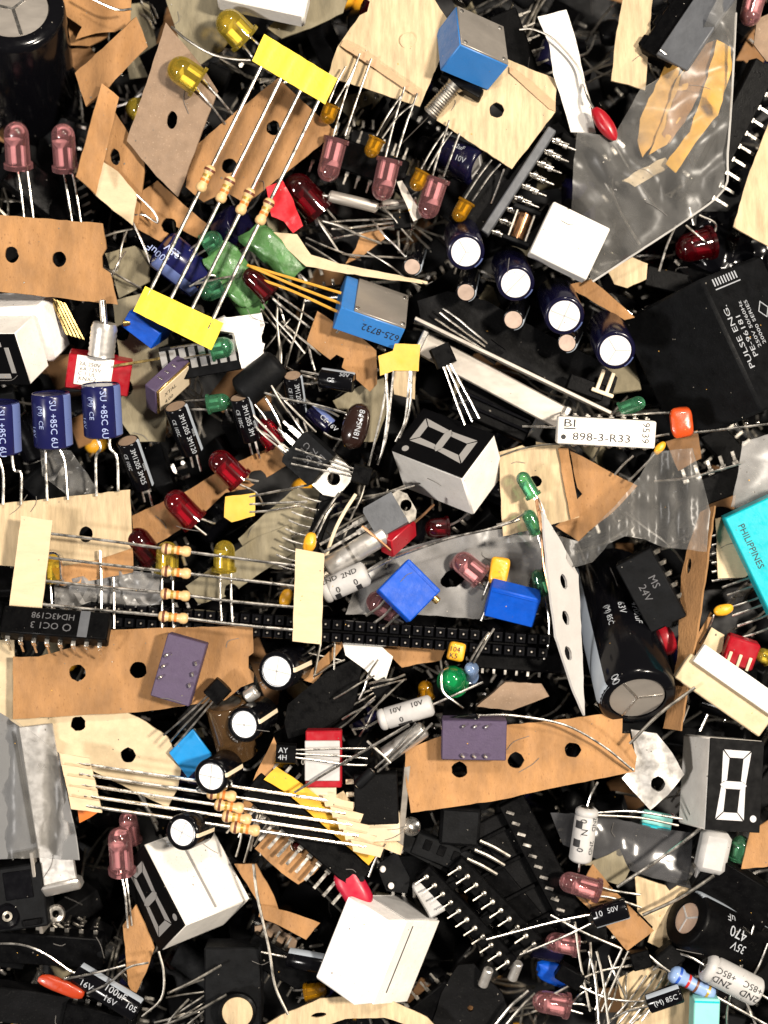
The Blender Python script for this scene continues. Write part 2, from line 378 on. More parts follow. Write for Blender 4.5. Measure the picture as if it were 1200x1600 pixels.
def sheet_mb(outline, zf, holes=(), t=4., jit=.7, namp=1.0, nsc=45., step=None, seed=None, mb=None):
    """a card, tape or film: photo outline at height zf(x, y), real thickness t, punched holes"""
    sd = random.random() * 100 if seed is None else seed
    cx = sum(p[0] for p in outline) / len(outline); cy = sum(p[1] for p in outline) / len(outline)
    if not callable(zf):
        q = list(zf) if isinstance(zf, (tuple, list)) else [zf]; q += [0] * (5 - len(q))
        def zf(x, y, q=q): dx, dy = (x - cx) / 100, (y - cy) / 100; return q[0] + q[1] * dx + q[2] * dy + q[3] * dx * dx + q[4] * dy * dy
    def zz(x, y): return zf(x, y) + namp * noise.noise(V((x / nsc + sd, y / nsc, sd)))* 2
    loops = []; L = []
    for i, p in enumerate(outline):
        q = outline[(i + 1) % len(outline)]; d = math.hypot(q[0] - p[0], q[1] - p[1]); n = max(1, int(d / 11))
        nx, ny = (-(q[1] - p[1]) / d, (q[0] - p[0]) / d) if d else (0, 0)
        for k in range(n):
            u = k / n; j = random.uniform(-jit, jit) if k else 0
            L.append((p[0] + (q[0] - p[0]) * u + nx * j, p[1] + (q[1] - p[1]) * u + ny * j))
    loops.append(L)
    for h in holes:
        rx = h[2]; ry = h[3] if len(h) > 3 else rx; an = rad(h[4]) if len(h) > 4 else 0; H = []
        for k in range(16):
            th = 2 * math.pi * k / 16; a, b = rx * math.cos(th) * (1 + random.uniform(-.09, .07)), ry * math.sin(th) * (1 + random.uniform(-.09, .07))
            H.append((h[0] + a * math.cos(an) - b * math.sin(an), h[1] + a * math.sin(an) + b * math.cos(an)))
        loops.append(H)
    xs = [p[0] for p in L]; ys = [p[1] for p in L]
    w_, h_ = max(xs) - min(xs), max(ys) - min(ys); st = step or max(9, math.sqrt(w_ * h_) / 14)
    pts = []; ed = []
    for lp in loops:
        o = len(pts); pts += lp; ed += [(o + i, o + (i + 1) % len(lp)) for i in range(len(lp))]
    fixed = list(pts); y = min(ys) + st / 2; r = 0
    while y < max(ys):
        x = min(xs) + st / 2 + (st / 2 if r % 2 else 0)
        while x < max(xs):
            if inpoly(x, y, L) and not any(inpoly(x, y, h) for h in loops[1:]) and all((x - a) ** 2 + (y - b) ** 2 > (st * .4) ** 2 for a, b in fixed): pts.append((x, y))
            x += st
        y += st * .87; r += 1
    res = geometry.delaunay_2d_cdt([V(p) for p in pts], ed, [], 0, 1e-4); vs, fs = res[0], res[2]; keep = []
    for f in fs:
        x = sum(vs[i].x for i in f) / len(f); y = sum(vs[i].y for i in f) / len(f)
        if inpoly(x, y, L) and not any(inpoly(x, y, h) for h in loops[1:]): keep.append(list(f))
    top = []; bot = []
    for v in vs:
        x, y = v.x, v.y; p = P(x, y, zz(x, y)); a = P(x + 2, y, zz(x + 2, y)) - p; b = P(x, y + 2, zz(x, y + 2)) - p
        n = b.cross(a); n.normalize(); n = n if n.z > 0 else -n; top.append(p); bot.append(p - n * t)
    N = len(vs); cnt = {}
    for f in keep:
        for i in range(3): e = (f[i], f[(i + 1) % 3]); cnt[tuple(sorted(e))] = cnt.get(tuple(sorted(e)), 0) + 1
    F = keep + [[i + N for i in reversed(f)] for f in keep] + [[a, b, b + N, a + N] for (a, b), c in cnt.items() if c == 1]
    mb = mb or MB(); mb.add(top + bot, F, True); return mb
def card(label, outline, z, holes=(), mat='kraft', t=4., name='cardboard_strip', cat='cardboard', group=None, **k):
    if 'namp' not in k: k.update(namp=2.0, nsc=55.)
    return solo(name, label, cat, sheet_mb(outline, z, holes, t, **k), mat, group)
def wires(root, lists, r=2.0, mat='tin', name='lead', parent=None):
    for pts in lists: part(root, name, MB().tube([P(*p) for p in pts], r), mat, parent)
def lead_loose(label, pts, r=1.9, mat='tin', group=None, name='wire_lead'):
    return solo(name, label, 'wire', MB().tube([P(*p) for p in pts], r), mat, group)
# ---------------------------------------------------------------- component builders
def led(label, base, tip, r, mat, leads=None, ll=60, root=None, group=None, inner=True, lr=1.9, cat='LED', name='led'):
    p0, p1 = P(*base), P(*tip); own = root is None
    if own: root = T(name, label, cat, p0, group)
    a = (p1 - p0); L = a.length; a.normalize(); n, b = perp(a)
    prof = [(0, .01), (0, r * 1.16), (L * .10, r * 1.16), (L * .11, r * 1.0), (L - r, r * .97)]
    for k in range(1, 7): th = math.pi / 2 * k / 6; prof.append((L - r + r * math.sin(th) * .98, max(.01, r * .97 * math.cos(th))))
    lo = part(root, 'lens' if own else 'led_lens', MB().lathe(p0, p1, prof, 22), mat)
    pr = None if own else lo
    if inner:
        m = MB(); m.box(p0 + a * L * .33 + b * r * .32, a * L * .24, b * r * .20, n * r * .07, .3); m.lathe(p0 + a * L * .5 + b * r * .32, p0 + a * L * .62 + b * r * .32, [(0, .01), (0, r * .3), (L * .12, r * .62), (L * .12, r * .5), (L * .05, .01)], 12)  # cup widened and whitened to stand in for the refracted arc in the dome
        part(root, 'anvil', m, 'alu_bright', lo)
        part(root, 'post', MB().box(p0 + a * L * .27 - b * r * .38, a * L * .22, b * r * .10, n * r * .07, .3), 'alu_bright', lo)
    if leads is None:
        for sgn in (-1, 1):
            q = p0 + b * sgn * r * .45
            part(root, 'lead', MB().tube([q + a * 2, q - a * ll * .5 + n * -2, q - a * ll * (1 if sgn > 0 else .86) - V((0, 0, 8))], lr), 'tin', pr)
    else: wires(root, leads, lr, 'tin', 'lead', pr)
    return root
def cap(label, top, bot, r, sleeve='black_gloss', topmat='alu_bright', texts=(), stripe=None, leads=(), score='x', lip=.78, name='electrolytic_capacitor', cat='capacitor', group=None, root=None, lead_r=2.0):
    """radial can: top disc towards (x, y, z) top; texts = (string, distance from top, angle, height, flip)"""
    p1, p0 = P(*top), P(*bot); own = root is None
    if own: root = T(name, label, cat, p0, group)
    a = p1 - p0; L = a.length; a.normalize(); n, b = perp(a)
    prof = [(0, .01), (0, r * .86), (r * .05, r * .95), (r * .12, r), (L - r * .14, r), (L - r * .05, r * .97), (L, r * .91), (L, r * lip), (L - r * .06, r * lip)]
    s = part(root, 'sleeve' if own else 'capacitor_sleeve', MB().lathe(p0, p1, prof, 40), sleeve)
    tc = p1 - a * r * .05
    td = part(root, 'top_disc', MB().lathe(p0, p1, [(L - r * .09, r * lip), (L - r * .045, r * lip * .96), (L - r * .035, r * lip * .5), (L - r * .035, .01)], 32), topmat, None if own else s)
    m = MB(); angs = {'x': (0, 90), 'y': None, 'k': None, '-': (20,)}.get(score, ())
    if angs:
        for d in angs:
            q = n * math.cos(rad(d + 25)) + b * math.sin(rad(d + 25)); m.box(tc + a * r * .02, q * r * lip * .92, q.cross(a) * max(.9, r * .042), a * .25, .1)
    elif score == 'y':
        for d in (90, 210, 330):
            q = n * math.cos(rad(d)) + b * math.sin(rad(d)); m.box(tc + a * r * .02 + q * r * lip * .46, q * r * lip * .46, q.cross(a) * max(.9, r * .032), a * .25, .1)
    if m.v: part(root, 'vent_score', m, 'pale_grey' if topmat != 'steel' else 'tin', None if own else s)
    if stripe:
        a0, a1, sm = stripe
        part(root, 'polarity_stripe', MB().lathe(p0, p1, [(r * .14, r + .25), (L - r * .14, r + .25), (L - r * .05, r * .97 + .3), (L + .2, r * .90)], 12, True, rad(a0), rad(a1)), sm, None if own else s)
    if texts:
        m = MB()
        for q in texts:
            st, t0, ang, h = q[:4]; text_cyl(m, st, p0, p1, r, L - t0, rad(ang), h, len(q) > 4 and q[4], len(q) > 5 and q[5])
        part(root, 'printed_text', m, 'ink_blue' if 'blue' in sleeve else 'ink_white', None if own else s)
    wires(root, leads, lead_r, 'tin', 'lead', None if own else s)
    return root
def axial(label, a_, b_, r, mat, texts=(), ink='ink_black', bands=(), leads=(), ends='tin', name='axial_capacitor', cat='capacitor', crimp=True, group=None, lead_r=2.0):
    p0, p1 = P(*a_), P(*b_); root = T(name, label, cat, (p0 + p1) / 2, group); L = (p1 - p0).length
    e = r * .16
    prof = [(0, .01), (0, r * .72), (e, r * .94), (e * 2, r)] + ([(r * .55, r), (r * .68, r * .9), (r * .8, r)] if crimp else []) + [(L - e * 2, r), (L - e, r * .94), (L, r * .72), (L, .01)]
    part(root, 'body', MB().lathe(p0, p1, prof, 28), mat)
    a = (p1 - p0).normalized()
    part(root, 'end_cap', MB().cyl(p0 - a * 1.2, p0 + a * 2, r * .55), ends); part(root, 'end_cap', MB().cyl(p1 - a * 2, p1 + a * 1.2, r * .55), ends)
    for t, wd, bm, a0, a1 in bands:
        part(root, 'stripe', MB().lathe(p0, p1, [(t * L - wd / 2, r + .3), (t * L + wd / 2, r + .3)], 18, True, rad(a0), rad(a1)), bm)
    if texts:
        m = MB()
        for q in texts: text_cyl(m, q[0], p0, p1, r, q[1], rad(q[2]), q[3], len(q) > 4 and q[4], len(q) > 5 and q[5])
        part(root, 'printed_text', m, ink)
    wires(root, leads, lead_r); return root
def resistor(root, p0, p1, t, L=42, r=8, bands=('band_brown', 'band_gold', 'band_orange'), body='resistor_tan'):
    a = (p1 - p0).normalized(); c = p0 + (p1 - p0) * t; q0, q1 = c - a * L / 2, c + a * L / 2
    prof = [(0, .01), (0, r * .45), (L * .04, r * .82), (L * .12, r * 1.02), (L * .24, r), (L * .30, r * .80), (L * .5, r * .74), (L * .70, r * .80), (L * .76, r), (L * .88, r * 1.02), (L * .96, r * .82), (L, r * .45), (L, .01)]
    bd = part(root, 'resistor_body', MB().lathe(q0, q1, prof, 18), body)
    rr = [(.18, 1.03), (.40, .80), (.58, .78), (.82, 1.03)]
    for (u, k), bm in zip(rr[:len(bands)] if len(bands) > 3 else rr[:3], bands):
        part(root, 'colour_band', MB().lathe(q0, q1, [(L * u - 2, r * k + .25), (L * u + 2, r * k + .25)], 18), bm, bd)
    return bd
def strip(label, tapes, wl, rt, z, tmat='masking', wr=2.4, L=42, r=8, bands=('band_brown', 'band_gold', 'band_orange'), group=None, tt=3., bow=0, stack=False):
    """resistors held side by side between two tapes"""
    root = T('resistor_strip', label, 'resistors', P(tapes[0][0][0], tapes[0][0][1], 20), group)
    if not callable(z): zc = z; z = lambda x, y: zc
    for tp in tapes:
        def zf(x, y):
            d = 0
            for (x0, y0, x1, y1) in wl:
                ux, uy = x1 - x0, y1 - y0; l = math.hypot(ux, uy); k = abs((x - x0) * uy - (y - y0) * ux) / l
                d = max(d, 1.8 * math.exp(-(k / 3.5) ** 2))
            return z(x, y) + 2.4 + d
        part(root, 'tape', sheet_mb(tp, zf, (), tt, .4, .35, 50, step=7), tmat)
    for i, (x0, y0, x1, y1) in enumerate(wl):
        e = 18; l = math.hypot(x1 - x0, y1 - y0); ux, uy = (x1 - x0) / l, (y1 - y0) / l
        n = 4; pts = [P(x0 - ux * e + (x1 - x0 + 2 * ux * e) * k / n, y0 - uy * e + (y1 - y0 + 2 * uy * e) * k / n + random.uniform(-1.5, 1.5), z(x0 + (x1 - x0) * k / n, y0 + (y1 - y0) * k / n)) for k in range(n + 1)]
        part(root, 'lead', MB().tube(pts, wr), 'tin')
        t = rt[i] if isinstance(rt, (list, tuple)) else rt
        zc_ = z(x0 + (x1 - x0) * t, y0 + (y1 - y0) * t)
        resistor(root, P(x0, y0, zc_), P(x1, y1, zc_), t, L, r, bands)
    return root
def display(label, c, e1, e2, e3, z, right, up, fo, pts=True, trim=(1, 1, 1), seg='segment', foam=None, dp=True, body='white', name='seven_segment_display'):
    """seven-segment display: fo = (a,b,c) corner weights of the digit's lower left, right/up = signed edge numbers"""
    O, e = B3(c, e1, e2, e3, z); e = [e[i] * trim[i] for i in range(3)]
    root = T(name, label, 'display', O, None); C = O + (e[0] + e[1] + e[2]) / 2
    R = e[abs(right) - 1] * (1 if right > 0 else -1); Up = e[abs(up) - 1] * (1 if up > 0 else -1)
    k3 = [i for i in range(3) if i not in (abs(right) - 1, abs(up) - 1)][0]; dep = e[k3]; n = -dep.normalized()
    part(root, 'housing', MB().box(C, e[0] / 2, e[1] / 2, e[2] / 2, 2.6), body)
    o = O + sum((e[i] * fo[i] for i in range(3)), V((0, 0, 0)))
    fp = part(root, 'face_plate', MB().box(o + R / 2 + Up / 2 + n * 1.2, R * .497, Up * .497, n * 1.4, .8), 'face_black')
    W, H = R.length, Up.length; r, u = R.normalized(), Up.normalized(); h = n * 2.7; sl = .13
    def pt(x, y): return o + r * (x + (y - H / 2) * sl * .5) + u * y + h
    x0, x1, y0, ym, y1 = W * .21, W * .73, H * .12, H * .5, H * .88; tk = W * .13; g = 1.5
    def seg_h(y, k): return [(x0 + g + tk * .25, y + k[0]), (x0 + tk * .9 + g, y + k[1]), (x1 - tk * .9 - g, y + k[1]), (x1 - g - tk * .25, y + k[0])]
    polys = [[(x0 + g, y1), (x1 - g, y1), (x1 - tk - g * .4, y1 - tk), (x0 + tk + g * .4, y1 - tk)], [(x0 + g, y0), (x1 - g, y0), (x1 - tk - g * .4, y0 + tk), (x0 + tk + g * .4, y0 + tk)],
             [(x0 + g, ym), (x0 + tk * .55, ym + tk / 2), (x1 - tk * .55, ym + tk / 2), (x1 - g, ym), (x1 - tk * .55, ym - tk / 2), (x0 + tk * .55, ym - tk / 2)]]
    for xa, sg in ((x0, 1), (x1, -1)):
        polys.append([(xa, y0 + g), (xa + sg * tk, y0 + tk + g), (xa + sg * tk, ym - tk / 2 - g), (xa + sg * tk * .3, ym - g)])
        polys.append([(xa, y1 - g), (xa + sg * tk, y1 - tk - g), (xa + sg * tk, ym + tk / 2 + g), (xa + sg * tk * .3, ym + g)])
    for q in polys:
        m = MB(); k = len(q); m.add([pt(*p) for p in q] + [pt(*p) - n * 1.4 for p in q], [list(range(k))] + [[i, (i + 1) % k, k + (i + 1) % k, k + i] for i in range(k)]); part(root, 'segment', m, seg, fp)
    if dp: part(root, 'decimal_point', MB().disc(pt(W * .90, H * .15), n, W * .06, 16), seg, fp)
    if foam:
        cc = C + dep * (.5 + foam / 2) * 1.0; m = MB(); m.box(cc, R * .515, Up * .515, dep * foam / 2, 3); part(root, 'foam_block', m, 'foam')
    return root
def dip(label, F, n, lx, ly, lz, mat='black', pin='tin', sides=(-1, 1), pl=26, texts=(), pitch=None, name='integrated_circuit', cat='chip', ink='ink_grey', notch=True, flat=0, group=None, pw=7, splay=0):
    """dual in-line chip in frame F: n pins a side, legs folded down"""
    root = T(name, label, cat, F[0], group); o, ex, ey, ez = F
    part(root, 'body', MB().fbox(F, 0, 0, 0, lx, ly, lz, 2.2), mat)
    if notch: part(root, 'notch', MB().cyl(o + ex * (lx / 2 - 3) + ez * (lz / 2 - 1), o + ex * (lx / 2 - 3) + ez * (lz / 2 + .4), ly * .10), 'charcoal')
    pt_ = pitch or lx / (n + .2); me = None
    for s in sides:
        for i in range(n):
            x = (i - (n - 1) / 2) * pt_
            q = (o + ex * x + ey * s * ly / 2, ex * s, ey * s, ez)
            if me is None:
                m = MB(); X, Y, Z = V((1, 0, 0)), V((0, 1, 0)), V((0, 0, 1)); O = V((0, 0, 0))
                m.box(O + Y * 3, X * pw * .5, Y * 4, Z * 1, .4)
                if splay: m.box(O + Y * (7 + splay / 2) + Z * 1.5, X * pw * .3, Y * splay / 2, Z * 1, .4)
                else: m.box(O + Y * 7 - Z * 6 + Y * flat * 3, X * pw * .5, Y * 1, Z * 6.5, .4)
                if not splay: m.box(O + Y * (7.6 + flat * 3) - Z * (12 + pl / 2 - 3), X * pw * .25, Y * .9, Z * (pl / 2 + 1), .4)
                me = m.mesh('pin', [pin], V((0, 0, 0)))
            share(root, 'pin', me, q)
    if texts:
        m = MB()
        for st, x, y, h, fl in texts:
            d = -1 if fl else 1; text(m, st, o + ex * x + ey * y + ez * lz / 2, ex * d, ey * d, h)
        part(root, 'printed_text', m, ink)
    return root
def to92(label, c, ang, z, size=30, leads=None, ll=95, spread=9, roll=0, txt=None, pitch=0, group=None, mat='black'):
    """small D-shaped transistor, leads leaving along image direction ang"""
    F = FR(c[0], c[1], z, ang, roll, pitch); o, ex, ey, ez = F; root = T('transistor', label, 'transistor', o, group)
    R = size * .5; prof = []
    for k in range(13): th = rad(-35 + 250 * k / 12); prof.append((R * math.cos(th), R * math.sin(th)))
    m = MB(); m.prism([(-p[0], -p[1]) for p in prof], o, ey, ez, ex, size * .95); part(root, 'body', m, mat)
    for k in (-1, 0, 1):
        q = o + ex * size * .47 + ey * k * 6
        part(root, 'lead', MB().tube([q, q + ex * ll * .3 + ey * k * spread * .3, q + ex * ll * .7 + ey * k * spread * .8, q + ex * ll + ey * (k * spread + random.uniform(-2, 2))], 1.7), 'tin')
    if txt:
        m = MB(); ro = rad(0)
        for i, s in enumerate(txt): text(m, s, o - ex * size * .36 + ez * R * .58 - ey * (i * 11 - 2), ex, ey, 8)
        part(root, 'printed_text', m, 'ink_white')
    return root
def to220(label, F, bw=78, bl=68, tab=46, leads=100, mat='black', tabmat='steel', hole=True, txt=None, group=None, name='power_transistor'):
    """flat power package: local +x is the lead end, -x the tab end"""
    o, ex, ey, ez = F; root = T(name, label, 'transistor', o, group)
    m = MB(); m.prism([(-bl / 2, -bw / 2), (bl / 2, -bw / 2), (bl / 2 + 4, -bw / 2 + 6), (bl / 2 + 4, bw / 2 - 6), (bl / 2, bw / 2), (-bl / 2, bw / 2)], o, ex, ey, ez, 26); part(root, 'body', m, mat)
    m = MB(); out = [(-bl / 2 + 4, -bw / 2), (-bl / 2 + 4, bw / 2), (-bl / 2 - tab * .55, bw / 2), (-bl / 2 - tab, bw / 2 - 12), (-bl / 2 - tab, -bw / 2 + 12), (-bl / 2 - tab * .55, -bw / 2)]
    k = len(out); hc = (-bl / 2 - tab * .48, 0); hr = bw * .17; ring = [(hc[0] + hr * math.cos(2 * math.pi * i / 18), hc[1] + hr * math.sin(2 * math.pi * i / 18)) for i in range(18)]
    pts = [V(p) for p in out + ring]; ed = [(i, (i + 1) % k) for i in range(k)] + [(k + i, k + (i + 1) % 18) for i in range(18)]
    res = geometry.delaunay_2d_cdt(pts, ed, [], 0, 1e-4); fs = [list(f) for f in res[2] if not inpoly(sum(res[0][i].x for i in f) / 3, sum(res[0][i].y for i in f) / 3, ring) and inpoly(sum(res[0][i].x for i in f) / 3, sum(res[0][i].y for i in f) / 3, out)]
    N = len(res[0]); zc = -9; tv = [o + ex * v.x + ey * v.y + ez * (zc + 4) for v in res[0]] + [o + ex * v.x + ey * v.y + ez * (zc - 4) for v in res[0]]
    m.add(tv, fs + [[i + N for i in f] for f in fs] + [[i, (i + 1) % k, N + (i + 1) % k, N + i] for i in range(k)] + [[k + i, k + (i + 1) % 18, N + k + (i + 1) % 18, N + k + i] for i in range(18)])
    part(root, 'mounting_tab', m, tabmat)
    for j in (-1, 0, 1):
        q = o + ex * bl / 2 + ey * j * bw * .25 - ez * 2; mm = MB(); mm.box(q + ex * 14, ex * 14, ey * 4.4, ez * 1.6, .4); mm.box(q + ex * (28 + leads / 2 - 4), ex * (leads / 2 - 2), ey * 2.4, ez * 1.5, .4); part(root, 'lead', mm, 'tin')
    if txt:
        m = MB()
        for i, s in enumerate(txt): text(m, s, o - ey * bw * .32 + ex * (-bl * .2 + i * 15) + ez * 13, ey, -ex, 10)
        part(root, 'printed_text', m, 'ink_grey')
    return root
def dipped(label, c, z, ang, L, W, H, mat, leads=(), e=2.6, roll=0, pitch=0, name='dipped_capacitor', cat='capacitor', group=None, txt=None, nz=.1, lr=1.9):
    F = FR(c[0], c[1], z, ang, roll, pitch); o, ex, ey, ez = F; root = T(name, label, cat, o, group)
    part(root, 'body', MB().lump(o, ex * L / 2, ey * W / 2, ez * H / 2, e, nz=nz), mat)
    if txt:
        m = MB()
        for i, (s, h) in enumerate(txt): text(m, s, o + ex * -L * .36 + ey * (-h * 1.3 * i) + ez * (H / 2 + .3), ex, ey, h)
        part(root, 'printed_text', m, 'ink_black' if mat != 'brown_dip' else 'ink_white')
    wires(root, leads, lr); return root
def trimmer(label, c, e1, e2, e3, z, mat, metal=None, txt=None, leads=(), screw=None, trim=(1, 1, 1), name='trimmer_potentiometer', bev=1.5, lmat='tin'):
    """square trimmer: metal = (i, j) edges of its metal face"""
    O, e = B3(c, e1, e2, e3, z); e = [e[i] * trim[i] for i in range(3)]; root = T(name, label, 'trimmer', O)
    C = O + (e[0] + e[1] + e[2]) / 2; part(root, 'body', MB().box(C, e[0] / 2, e[1] / 2, e[2] / 2, bev), mat)
    if metal:
        i, j = metal; k = 3 - i - j; n = -e[k].normalized(); m0 = O + (e[i] + e[j]) / 2 + n * 1.2
        pl = part(root, 'metal_plate', MB().box(m0, e[i] * .5 * .97, e[j] * .5 * .97, n * 1.6, .6), 'steel')
        for a, b in ((.1, .1), (.9, .1), (.1, .9), (.9, .9)):
            q = O + e[i] * a + e[j] * b + n * 2.6; part(root, 'rivet', MB().lathe(q - n, q + n * 2, [(0, 4.2), (1.6, 3.6), (2.4, 2.0), (2.6, .01)], 12), 'tin', pl)
    if txt:
        s, org, ri, up, h = txt; oo = O + sum((e[i] * org[i] for i in range(3)), V((0, 0, 0))); m = MB()
        text(m, s, oo, e[abs(ri) - 1] * (1 if ri > 0 else -1), e[abs(up) - 1] * (1 if up > 0 else -1), h, .95); part(root, 'printed_text', m, 'ink_black')
    if screw:
        a, b, r = screw; part(root, 'adjust_screw', MB().cyl(P(*a), P(*b), r), 'brass')
    wires(root, leads, 2.2, lmat); return root
def block(label, F, lx, ly, lz, mat, name, cat, bev=2, extra=(), group=None):
    """moulded block with further pieces: extra = (part name, x, y, z, lx, ly, lz, material)"""
    root = T(name, label, cat, F[0], group); b = part(root, 'body', MB().fbox(F, 0, 0, 0, lx, ly, lz, bev), mat)
    for nm, x, y, z, a, c, d, m in extra: part(root, nm, MB().fbox(F, x, y, z, a, c, d, min(1.2, a * .3, c * .3, d * .3)), m)
    return root
# ---------------------------------------------------------------- setting: tray floor and the buried mass
m = MB(); m.add([V((x, y, -330)) for x, y in ((-1500, -1800), (1500, -1800), (1500, 1800), (-1500, 1800))], [[0, 1, 2, 3]])
fl = bpy.data.objects.new('tray_floor', m.mesh('tray_floor', ['dark_tray'], V((0, 0, 0)))); COL.objects.link(fl); fl['kind'] = 'structure'
def clutter():
    mats = ['black', 'charcoal', 'tin_dull', 'kraft_dark', 'black_gloss', 'tin', 'greenish_card', 'dusty_black', 'sleeve_navy', 'lens_darkred', 'stripe_grey', 'brass', 'amber_dip']
    m = MB(); R = random.Random(5)
    for i in range(2100):
        x, y, z = R.uniform(-170, 1370), R.uniform(-170, 1770), R.uniform(-310, -120); k = R.random()
        F = FR(x, y, z, R.uniform(0, 360), R.uniform(-50, 50), R.uniform(-35, 35)); o, ex, ey, ez = F
        if k < .30:
            m.m = R.choice([0, 0, 0, 1, 7]); lx = R.uniform(50, 150); m.fbox(F, 0, 0, 0, lx, R.uniform(30, 60), R.uniform(18, 36), 2)
            if R.random() < .6:
                m.m = R.choice([2, 5]); n = int(lx / 18)
                for j in range(n):
                    for s in (-1, 1): m.fbox(F, (j - (n - 1) / 2) * 18, s * 34, -6, 5, 16, 2, .4)
        elif k < .42:
            m.m = R.choice([4, 4, 8, 0]); r = R.uniform(12, 30); m.cyl(o - ex * r * 1.2, o + ex * r * 1.4, r, 16)
            m.m = 2; m.cyl(o + ex * r * 1.4, o + ex * r * 1.43, r * .75, 16)
        elif k < .76:
            m.m = R.choice([2, 2, 5]); L = R.uniform(60, 190)
            for j in range(R.choice([1, 1, 2, 3])):
                c = o + ey * j * 11; m.tube([c - ex * L / 2, c - ex * L * .1 + ey * R.uniform(-14, 14), c + ex * L * .2 + ez * R.uniform(-12, 12), c + ex * L / 2 + ey * R.uniform(-16, 16)], R.uniform(1.5, 2.3), 5, 3)
        elif k < .80:
            m.m = R.choice([3, 6]); m.fbox(F, 0, 0, 0, R.uniform(50, 120), R.uniform(25, 60), 4, .6)
        elif k < .83: m.m = R.choice([9, 12]); r = R.uniform(12, 20); m.lump(o, ex * r * 1.5, ey * r, ez * r, 2.4, 12, 8)
        else:
            m.m = R.choice([0, 1]); m.lump(o, ex * 22, ey * 18, ez * 16, 3.4, 12, 8)
    o = bpy.data.objects.new('component_clutter', m.mesh('component_clutter', mats, V((0, 0, 0)))); COL.objects.link(o)
    o['kind'] = 'stuff'; o['label'] = 'dark jumble of buried parts and clipped leads deep in the pile'; o['category'] = 'clutter'
clutter()

# ================================================================ top left
cap('huge black capacitor with grey scored top in the top left corner', (20, 12, 20), (60, 225, -310), 80, 'black_gloss', 'steel', score='y', lip=.70)
LG = 'clear pink LEDs'
led('clear pink LED beside the picture edge, below the huge capacitor', (29, 262, -45), (24, 190, -10), 20, 'lens_pink', [[(27, 262, -48), (33, 300, -50), (38, 345, -60)], [(42, 262, -48), (47, 300, -50), (53, 348, -60)]], group=LG)
led('clear pink LED below the huge capacitor, right one of the pair', (103, 266, -45), (97, 193, -8), 19, 'lens_pink', [[(99, 266, -48), (106, 305, -50), (113, 350, -60)], [(113, 268, -48), (120, 305, -50), (127, 352, -60)]], group=LG)
card('smooth tan card with three punched holes above the cut-off display', [(-30, 333), (160, 349), (166, 388), (159, 400), (160, 418), (172, 426), (184, 476), (-30, 452)], (5, 4, -6, 2, 0), [(18, 398, 11, 13, -15), (92, 405, 11, 12)])
card('peach paper scrap at the top edge beside the huge capacitor', [(90, -20), (206, -20), (204, 38), (180, 50), (150, 52), (118, 62), (128, 42), (92, 18)], (-70, 0, 10), mat='kraft', t=2, namp=4, nsc=30)
card('square tan card corner tucked behind the huge capacitor', [(92, 14), (165, 18), (168, 58), (140, 72), (104, 70)], (-95, 6, 0))
card('small tan card scrap below the peach paper', [(104, 78), (140, 72), (160, 100), (126, 118), (110, 100)], (-110, 0, 8), mat='kraft_dark')
card('curled tan card with a creased fold left of the grey-brown card', [(117, 114), (168, 68), (213, 26), (222, 46), (231, 73), (200, 104), (171, 135), (150, 152), (134, 166)], lambda x, y: -40 + 26 * math.exp(-((x - 176 + (y - 100) * .1) / 26.0) ** 2), name='cardboard_scrap')
card('upright tan flap of folded card beside the pink LEDs', [(159, 130), (186, 152), (180, 176), (166, 236), (150, 304), (119, 276), (138, 205)], (-8, -46, 0), name='cardboard_scrap')
card('shaded tan card with oval hole and pale tape patch', [(180, 176), (204, 214), (226, 256), (216, 350), (188, 336), (148, 304), (164, 240)], (-48, 14, 0), [(180, 245, 8, 13, -8)], name='cardboard_strip')
card('pale tape patch stuck across the shaded tan card', [(156, 250), (184, 268), (214, 304), (207, 352), (178, 330), (146, 302)], (-42, 14, 0), mat='masking', t=1.5, name='tape_patch', cat='tape')
card('grey-brown card with one oval hole under the lower yellow LED', [(259, 35), (285, 66), (318, 108), (340, 142), (308, 226), (278, 308), (245, 276), (198, 220), (232, 120)], (-22, 10, -8, 0, 4), [(269, 187, 8, 14, 5)], 'greycard')
card('tan card corner with bent leads below the grey-brown card', [(212, 306), (246, 282), (285, 318), (324, 350), (308, 372), (272, 352), (252, 378), (222, 362), (206, 352)], (-62, 6, 0), [(264, 352, 12)])
card('long tan card under the yellow-taped resistors', [(290, 292), (300, 232), (362, 180), (434, 122), (482, 166), (526, 206), (462, 258), (384, 318), (352, 300), (318, 316)], (-30, 6, 0), [(358, 259, 12), (427, 200, 11, 12)])
card('greyish green ridged tape patch behind the upper yellow LED', [(255, -15), (352, -15), (372, 40), (348, 78), (312, 102), (282, 70)], (-60, 4, 6), mat='greenish_card', t=3, name='tape_patch', cat='tape')
block('pale lilac plastic block cut by the top edge', FR(412, 0, -20, 12, -12), 140, 46, 40, 'white', 'plastic_block', 'block', 4, [('rib', 0, 18, 21, 130, 4, 4, 'pale_grey')])
led('yellow clear LED tilted at the top beside the yellow tape', (384, 62, -12), (343, 20, 8), 24, 'lens_yellow', [[(378, 68, -14), (392, 86, -10), (398, 96, -12)], [(392, 58, -14), (408, 74, -20), (430, 100, -50)]])
led('yellow clear LED lying on the grey-brown card', (312, 130, -4), (264, 97, 8), 23, 'lens_yellow', [[(306, 136, -6), (330, 165, -14), (352, 194, -30)], [(318, 124, -6), (345, 156, -16), (366, 182, -34)]])
led('shaded yellow LED half hidden left of the grey-brown card', (228, 182, -60), (200, 158, -52), 19, 'lens_yellow', ll=20)
lead_loose('thin dark lead curving over the greyish green tape patch', [(268, 42, -20), (292, 62, -8), (330, 84, -2), (362, 92, 0), (392, 94, 4)], 2.2, 'tin_dull')
